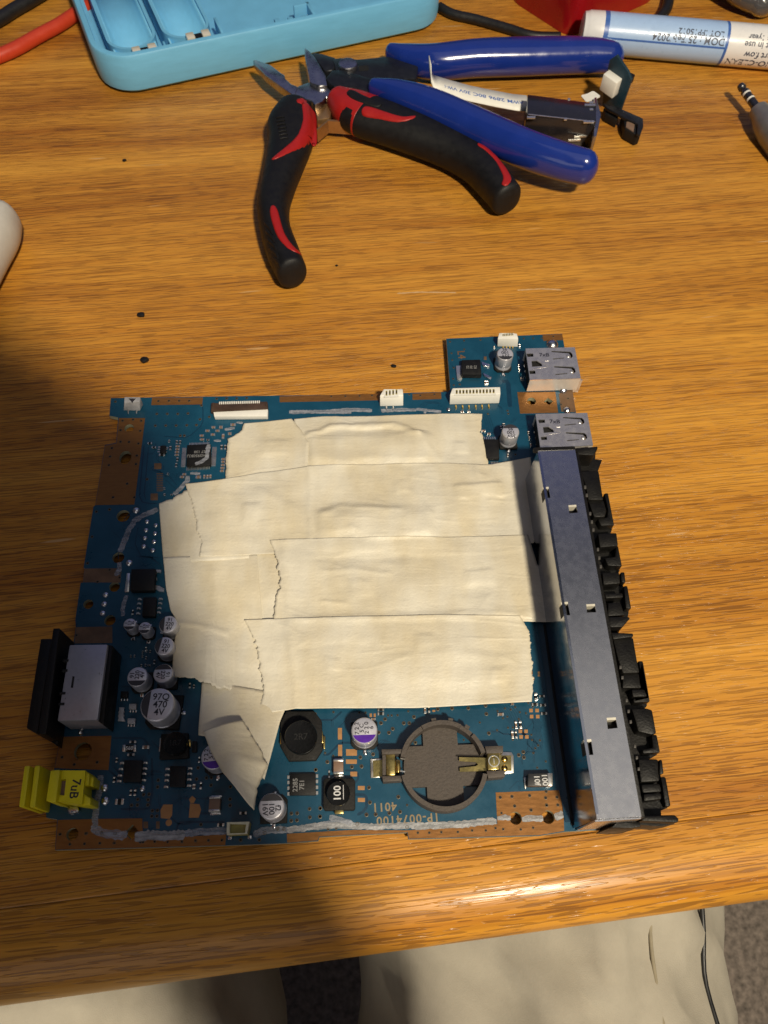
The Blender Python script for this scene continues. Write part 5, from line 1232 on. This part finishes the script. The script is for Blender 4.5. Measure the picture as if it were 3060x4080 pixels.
text('print', 'AWM 2896 80C 30V VW-1', pm_.x, pm_.y, 10.6, 3.0, 0, M_penb, rib, wrap=lambda a, b, h: rwrap(a*.92, b, h))
sb = empty('small_board', at('l',1320,290,0), 'small upright circuit board with a white plug behind the black jack', 'circuit board')
SBP = [(1240,92),(1262,42),(1342,95),(1362,290),(1345,330),(1300,330),(1285,250),(1250,200)]
zt = 20.0
def upright(name, fr, prof, x_dir, th, m, parent):
    """a standing plate: prof = (place px on the table line, height)"""
bA = at('l',1248,295,0.2)
def stand(name, P, th, m, parent, d=Vector((.72,-.69)), off=Vector((0,0)), bev=.1):
    """standing plate along direction d with outline P = (along, up) in mm"""
    nrm = Vector((-d.y, d.x)); vv = []; n = len(P)
    for s_ in (0, th):
        for a, u in P: q = bA+off+d*a+nrm*s_; vv.append((q.x, q.y, u))
    ff = [tuple(range(n)), tuple(range(n, 2*n))[::-1]]+[(k, (k+1) % n, n+(k+1) % n, n+k) for k in range(n)]
    return new(name, vv, ff, m, parent, bevel=bev)
stand('board_plate', [(3,.3),(12,.3),(12.5,16),(10,18.5),(3,22.5),(.5,19.5),(1,9)], 1.2, mat('navy_board', (0.012, 0.035, 0.055), 0.4, var=0.2), sb)
stand('plug', [(1.5,9),(8.5,8),(8.5,15),(1.5,16)], -4.5, M_white, sb, bev=.4)
stand('push_button', [(9,13),(12,13),(12,16.5),(9,16.5)], 2.5, M_chip, sb, off=Vector((.83,.86)), bev=.3)
ribbon('short_ribbon', pts('l', 11, (1250,230),(1200,255),(1150,268)), 4.6, 11, M_white, sb, th=.3, jit=0)
br = empty('bracket', at('l',1440,430,0), 'bent dark metal bracket lying right of the small board', 'bracket')
B0 = pts('l', 6.5, (1295,298),(1415,325),(1440,342),(1590,408),(1592,470),(1570,525),(1545,520),(1552,450),(1520,430),(1445,400),(1400,370),(1330,335))
prism('bracket_arm', B0, 5.2, 6.5, M_bluing, br, bevel=.25)
B1 = pts('l', 5.4, (1440,360),(1588,412),(1575,520),(1545,528),(1460,480)); prism('bracket_plate', B1, .3, 5.2, M_chip, br, bevel=.3)
B2 = pts('l', 5.6, (1470,430),(1530,440),(1520,505),(1465,470)); prism('bracket_pad', B2, 5.15, 5.5, M_mlcc, br)
prism('bracket_foot', pts('l', 4, (1300,330),(1420,360),(1400,420),(1310,370)), .3, 4.0, M_chip, br, bevel=.3)

# ------------------------------------------------------------------ things at the rim of the picture
M_dred = mat('red_case', (0.30, 0.006, 0.010), 0.30, var=0.08, vscale=60, bump=0.05, coat=0.3)
M_cable = mat('cable_black', (0.010, 0.010, 0.011), 0.45)
M_cabr = mat('cable_red', (0.50, 0.045, 0.016), 0.42, var=0.06)
M_pale = mat('pale_grip', (0.50, 0.48, 0.44), 0.4, var=0.05)
M_metalg = mat('plug_body', (0.26, 0.25, 0.235), 0.38, metal=0.6, var=0.12)
c0 = at('s',800,165,0); 
rcx = c0+Vector((0, 42)); RPl = []
rp = [c0, at('s',1170,0,0), at('s',1170,0,0)+Vector((-10,45)), at('s',545,0,0)+Vector((10,45)), at('s',545,0,0)]
def roundpoly(P, r, n=6):
    out = []; m = len(P)
    for k in range(m):
        a, b, c = Vector(P[k-1]), Vector(P[k]), Vector(P[(k+1) % m]); d1 = (a-b).normalized(); d2 = (c-b).normalized()
        s_, e_ = b+d1*r, b+d2*r
        for j in range(n+1):
            t = j/n; out.append(s_*(1-t)**2+b*2*t*(1-t)+e_*t*t)
    return out
rb_ = prism('red_case', roundpoly(rp, 7), .1, 46, M_dred, None, bevel=0, smooth=30)
meta(rb_, 'dark red plastic case whose front corner reaches in at the top edge', 'case')
def cable(label, fr, P, r, m, z=None, n=40):
    o = tube('cable', [(*at(fr, x, y, r), r) for x, y in P], r, m, None, n=n); return meta(o, label, 'cable')
cable('orange red cable at the left running under the blue tray', 'n', [(-120,450),(0,408),(130,350),(280,265),(430,185),(560,100),(700,20)], 3.0, M_cabr)
cable('black cable at the top left corner above the red cable', 'n', [(-120,200),(0,138),(100,75),(230,0),(380,-90)], 3.0, M_cable)
cable('black cable lying between the blue tray and the red case', 's', [(240,30),(300,62),(400,85),(540,125),(640,155),(760,160)], 2.2, M_cable)
cable('black cable curving down behind the pale blue pen', 'm', [(850,-90),(838,0),(820,70),(780,130),(715,185),(640,235)], 2.6, M_cable)
M_clear = mat('clear_plastic', (0.85, 0.85, 0.86), 0.12, var=0.02, trans=0.92, spec=0.6)
cz = at('m',1540,170,0)
KC = [(*(cz+Vector((-4,46))), 9, 27, 9), (*(cz+Vector((0,26))), 9, 25, 9), (*(cz+Vector((2,9))), 8, 16, 8), (*(cz+Vector((4,1.5))), 6, 8, 5.5)]
co_ = loft('clear_blister', KC, M_clear, None, n=24, sides=24, ends=(.4,.5)); meta(co_, 'clear plastic dome at the top right corner', 'plastic dome')
md = co_.modifiers.new('t', 'SOLIDIFY'); md.thickness = .7*S; md.offset = -1
wp = loft('pale_handle', keys('r', [(-190,1350,95,10,9),(-60,1110,85,10,9),(0,1010,75,10,9),(30,950,55,10,8.5)]), M_pale, None, n=24, ends=(.3,.8)); meta(wp, 'pale grey rounded handle end poking in at the left edge', 'handle')
# audio plug
ap = empty('audio_plug', at('m',1620,960,0), 'grey audio plug with two white rings at the right edge', 'audio plug')
def axis_part(name, P0, P1, prof, m, parent):
    d = (P1-P0); L = d.length; d.normalize(); s = d.cross(Vector((0,0,1))).normalized(); u = s.cross(d); n = 28; vv = []; ff = []
    for t, r in prof:
        for k in range(n):
            a = 2*PI*k/n; vv.append(tuple(P0+d*t+s*r*math.cos(a)+u*r*math.sin(a)))
    for j in range(len(prof)-1):
        for k in range(n): ff.append((j*n+k, j*n+(k+1) % n, (j+1)*n+(k+1) % n, (j+1)*n+k))
    ff.append(tuple(range(n))[::-1]); ff.append(tuple(range((len(prof)-1)*n, len(prof)*n)))
    return new(name, vv, ff, m, parent, smooth=35)
q0 = at('m',1428,702,8.0); q1 = at('m',1575,905,6.8); A_ = Vector((*q0, 8.0)); B_ = Vector((*q1, 6.8)); Lp = (B_-A_).length
M_plugd = mat('plug_dark', (0.10, 0.10, 0.105), 0.28, metal=0.9, var=0.1)
axis_part('plug_tip', A_, B_, [(0,.8),(.4,1.5),(2.2,1.75),(2.8,1.3),(3.4,1.2),(4.2,1.75),(Lp*.36,1.75)], M_plugd, ap)
axis_part('plug_ring', A_, B_, [(Lp*.36,1.8),(Lp*.36+.9,1.8)], M_white, ap)
axis_part('plug_sleeve', A_, B_, [(Lp*.36+.9,1.75),(Lp*.58,1.75)], M_plugd, ap)
axis_part('plug_ring', A_, B_, [(Lp*.58,1.8),(Lp*.58+.9,1.8)], M_white, ap)
axis_part('plug_sleeve', A_, B_, [(Lp*.58+.9,1.75),(Lp*.98,1.75)], M_plugd, ap)
axis_part('plug_body', A_, B_, [(Lp*.98,2.3),(Lp*.98+.3,3.8),(Lp+1.2,4.1),(Lp+3,4.3),(Lp+8,6.0),(Lp+14,6.8),(Lp+40,6.8)], M_metalg, ap)
# black crumbs
cr = [('D',268,345,1.6,'tiny black crumb on the table below the blue tray'),('D',305,680,2.6,'larger black plastic crumb, upper of two left of the board corner'),('D',312,777,2.8,'black plastic crumb, lower of two just above the board corner'),('D',850,790,1.6,'black crumb on the table above the small four contact socket'),('D',727,572,.9,'speck of black debris right of the pliers grip tip')]
for fr, x, y, s_, lab in cr:
    p = at(fr, x, y, .6); P = [(p.x+s_*.6*math.cos(a)*(.7+.5*random.random()), p.y+s_*.45*math.sin(a)*(.7+.5*random.random())) for a in [2*PI*k/7 for k in range(7)]]
    o = prism('crumb', P, .02, s_*.45, M_chip, None, bevel=s_*.12); meta(o, lab, 'crumb', 'black crumbs on the table')

# ------------------------------------------------------------------ the person at the table: lap, and the hand with the phone above the table
person = empty('person', (0, -260, -180), 'person sitting at the table edge in pale khaki trousers', 'person')
def leg(K, name, seed):
    n = 90; sides = 72
    C = spline([k[:3] for k in K], n); R = spline([(k[3], k[4], 0) for k in K], n); vv = []; ff = []
    for j in range(n):
        for k in range(sides):
            a = 2*PI*k/sides; x = C[j].x+R[j].x*math.cos(a); z = C[j].z+R[j].y*math.sin(a); y = C[j].y
            w_ = 7*noise.noise((x*.025, y*.02, seed))+3.5*noise.noise((x*.06+y*.03, y*.03, seed+2))+6.0*math.exp(-(noise.noise((x*.03+y*.010, y*.010-x*.012, seed+5))/.12)**2)*max(0, math.sin(a))-1+7*max(0, 1-2.2*abs(noise.noise((x*.028+y*.02, y*.03-x*.012, 29))))**3*max(0, math.sin(a))
            vv.append((x+w_*math.cos(a), y, z+w_*math.sin(a)))
    for j in range(n-1):
        for k in range(sides): ff.append((j*sides+k, j*sides+(k+1) % sides, (j+1)*sides+(k+1) % sides, (j+1)*sides+k))
    ff.append(tuple(range(sides))[::-1]); ff.append(tuple(range((n-1)*sides, n*sides)))
    return vv, ff
mb = MB()
for K, sd in (([(38,-330,-135,88,80),(50,-180,-128,80,74),(60,-40,-122,70,66),(66,90,-118,62,60),(68,170,-130,54,56)], 3), ([(-140,-330,-135,88,80),(-110,-180,-128,80,74),(-97,-40,-124,66,66),(-101,90,-120,60,60),(-108,170,-130,54,56)], 17)):
    a, b_ = leg(K, 'leg', sd); mb.add(a, b_)
tr = mb.build('trousers', M_khaki, person, smooth=180)
RK = [(38,-330,-135,88,80),(50,-180,-128,80,74),(60,-40,-122,70,66),(66,90,-118,62,60),(68,170,-130,54,56)]
def leg_line(a, lift):
    C = spline([k[:3] for k in RK], 40); R = spline([(k[3], k[4], 0) for k in RK], 40); out = []
    for c, r in list(zip(C, R))[2:36]:
        x = c.x+r.x*math.cos(a); z = c.z+r.y*math.sin(a); y = c.y
        w_ = 7*noise.noise((x*.025, y*.02, 3))+3.5*noise.noise((x*.06+y*.03, y*.03, 5))+6.0*math.exp(-(noise.noise((x*.03+y*.010, y*.010-x*.012, 8))/.12)**2)*max(0, math.sin(a))-1+7*max(0, 1-2.2*abs(noise.noise((x*.028+y*.02, y*.03-x*.012, 29))))**3*max(0, math.sin(a))+lift
        out.append((x+w_*math.cos(a), y, z+w_*math.sin(a)))
    return out
tube('seam', leg_line(math.radians(68), .1), .6, M_thread, tr, n=120, sides=8)
tube('dark_piping', leg_line(math.radians(47), .1), .9, M_cable, tr, n=120, sides=8)
phone = None
HX = 6
def cl(x, y, z): return Vector((0, 0, CAM_Z))+(CM @ Vector((x+HX, y, z)))
PP = [(x, y) for x, y in rrect(-66, -122, 10, 9, 8)]
vv = [tuple(cl(x, y, 1.5)) for x, y in PP]+[tuple(cl(x, y, 10)) for x, y in PP]; n = len(PP)
phone = new('phone', vv, [tuple(range(n)), tuple(range(n, 2*n))[::-1]]+[(k, (k+1) % n, n+(k+1) % n, n+k) for k in range(n)], M_chip, None, smooth=30)
meta(phone, 'phone held in the hand above the left side of the board', 'phone')
mb = MB()
def hloft(P): loft('', [(*cl(x, y, z), r, r*.9) for x, y, z, r in P], None, mb=mb, n=20, sides=14)
hloft([(-400,-30,80,42),(-260,40,50,34),(-160,60,32,28),(-90,48,22,22),(-48,27,17,17),(-30,17,16,13),(-14,9,16,10),(-2,-2,16,9)])
for k, y in enumerate((26, 6, -14)):
    hloft([(-100,y+4,24,11),(-84+k,y,14,10),(-74,y-4,13.5,8.5),(-52,y-8,18,7.5)])
hloft([(190,-420,80,44),(120,-290,50,36),(64,-180,30,30),(30,-104,20,23),(20,-84,17,17.5),(12,-58,16,13),(4,-38,16,11),(0,-20,16,10)])
for y in (-40, -62, -84): hloft([(10,y-10,22,10),(6,y,16,9),(-8,y+4,16,8),(-26,y+6,18,7)])
mb.build('hand', M_skin, person, smooth=180)
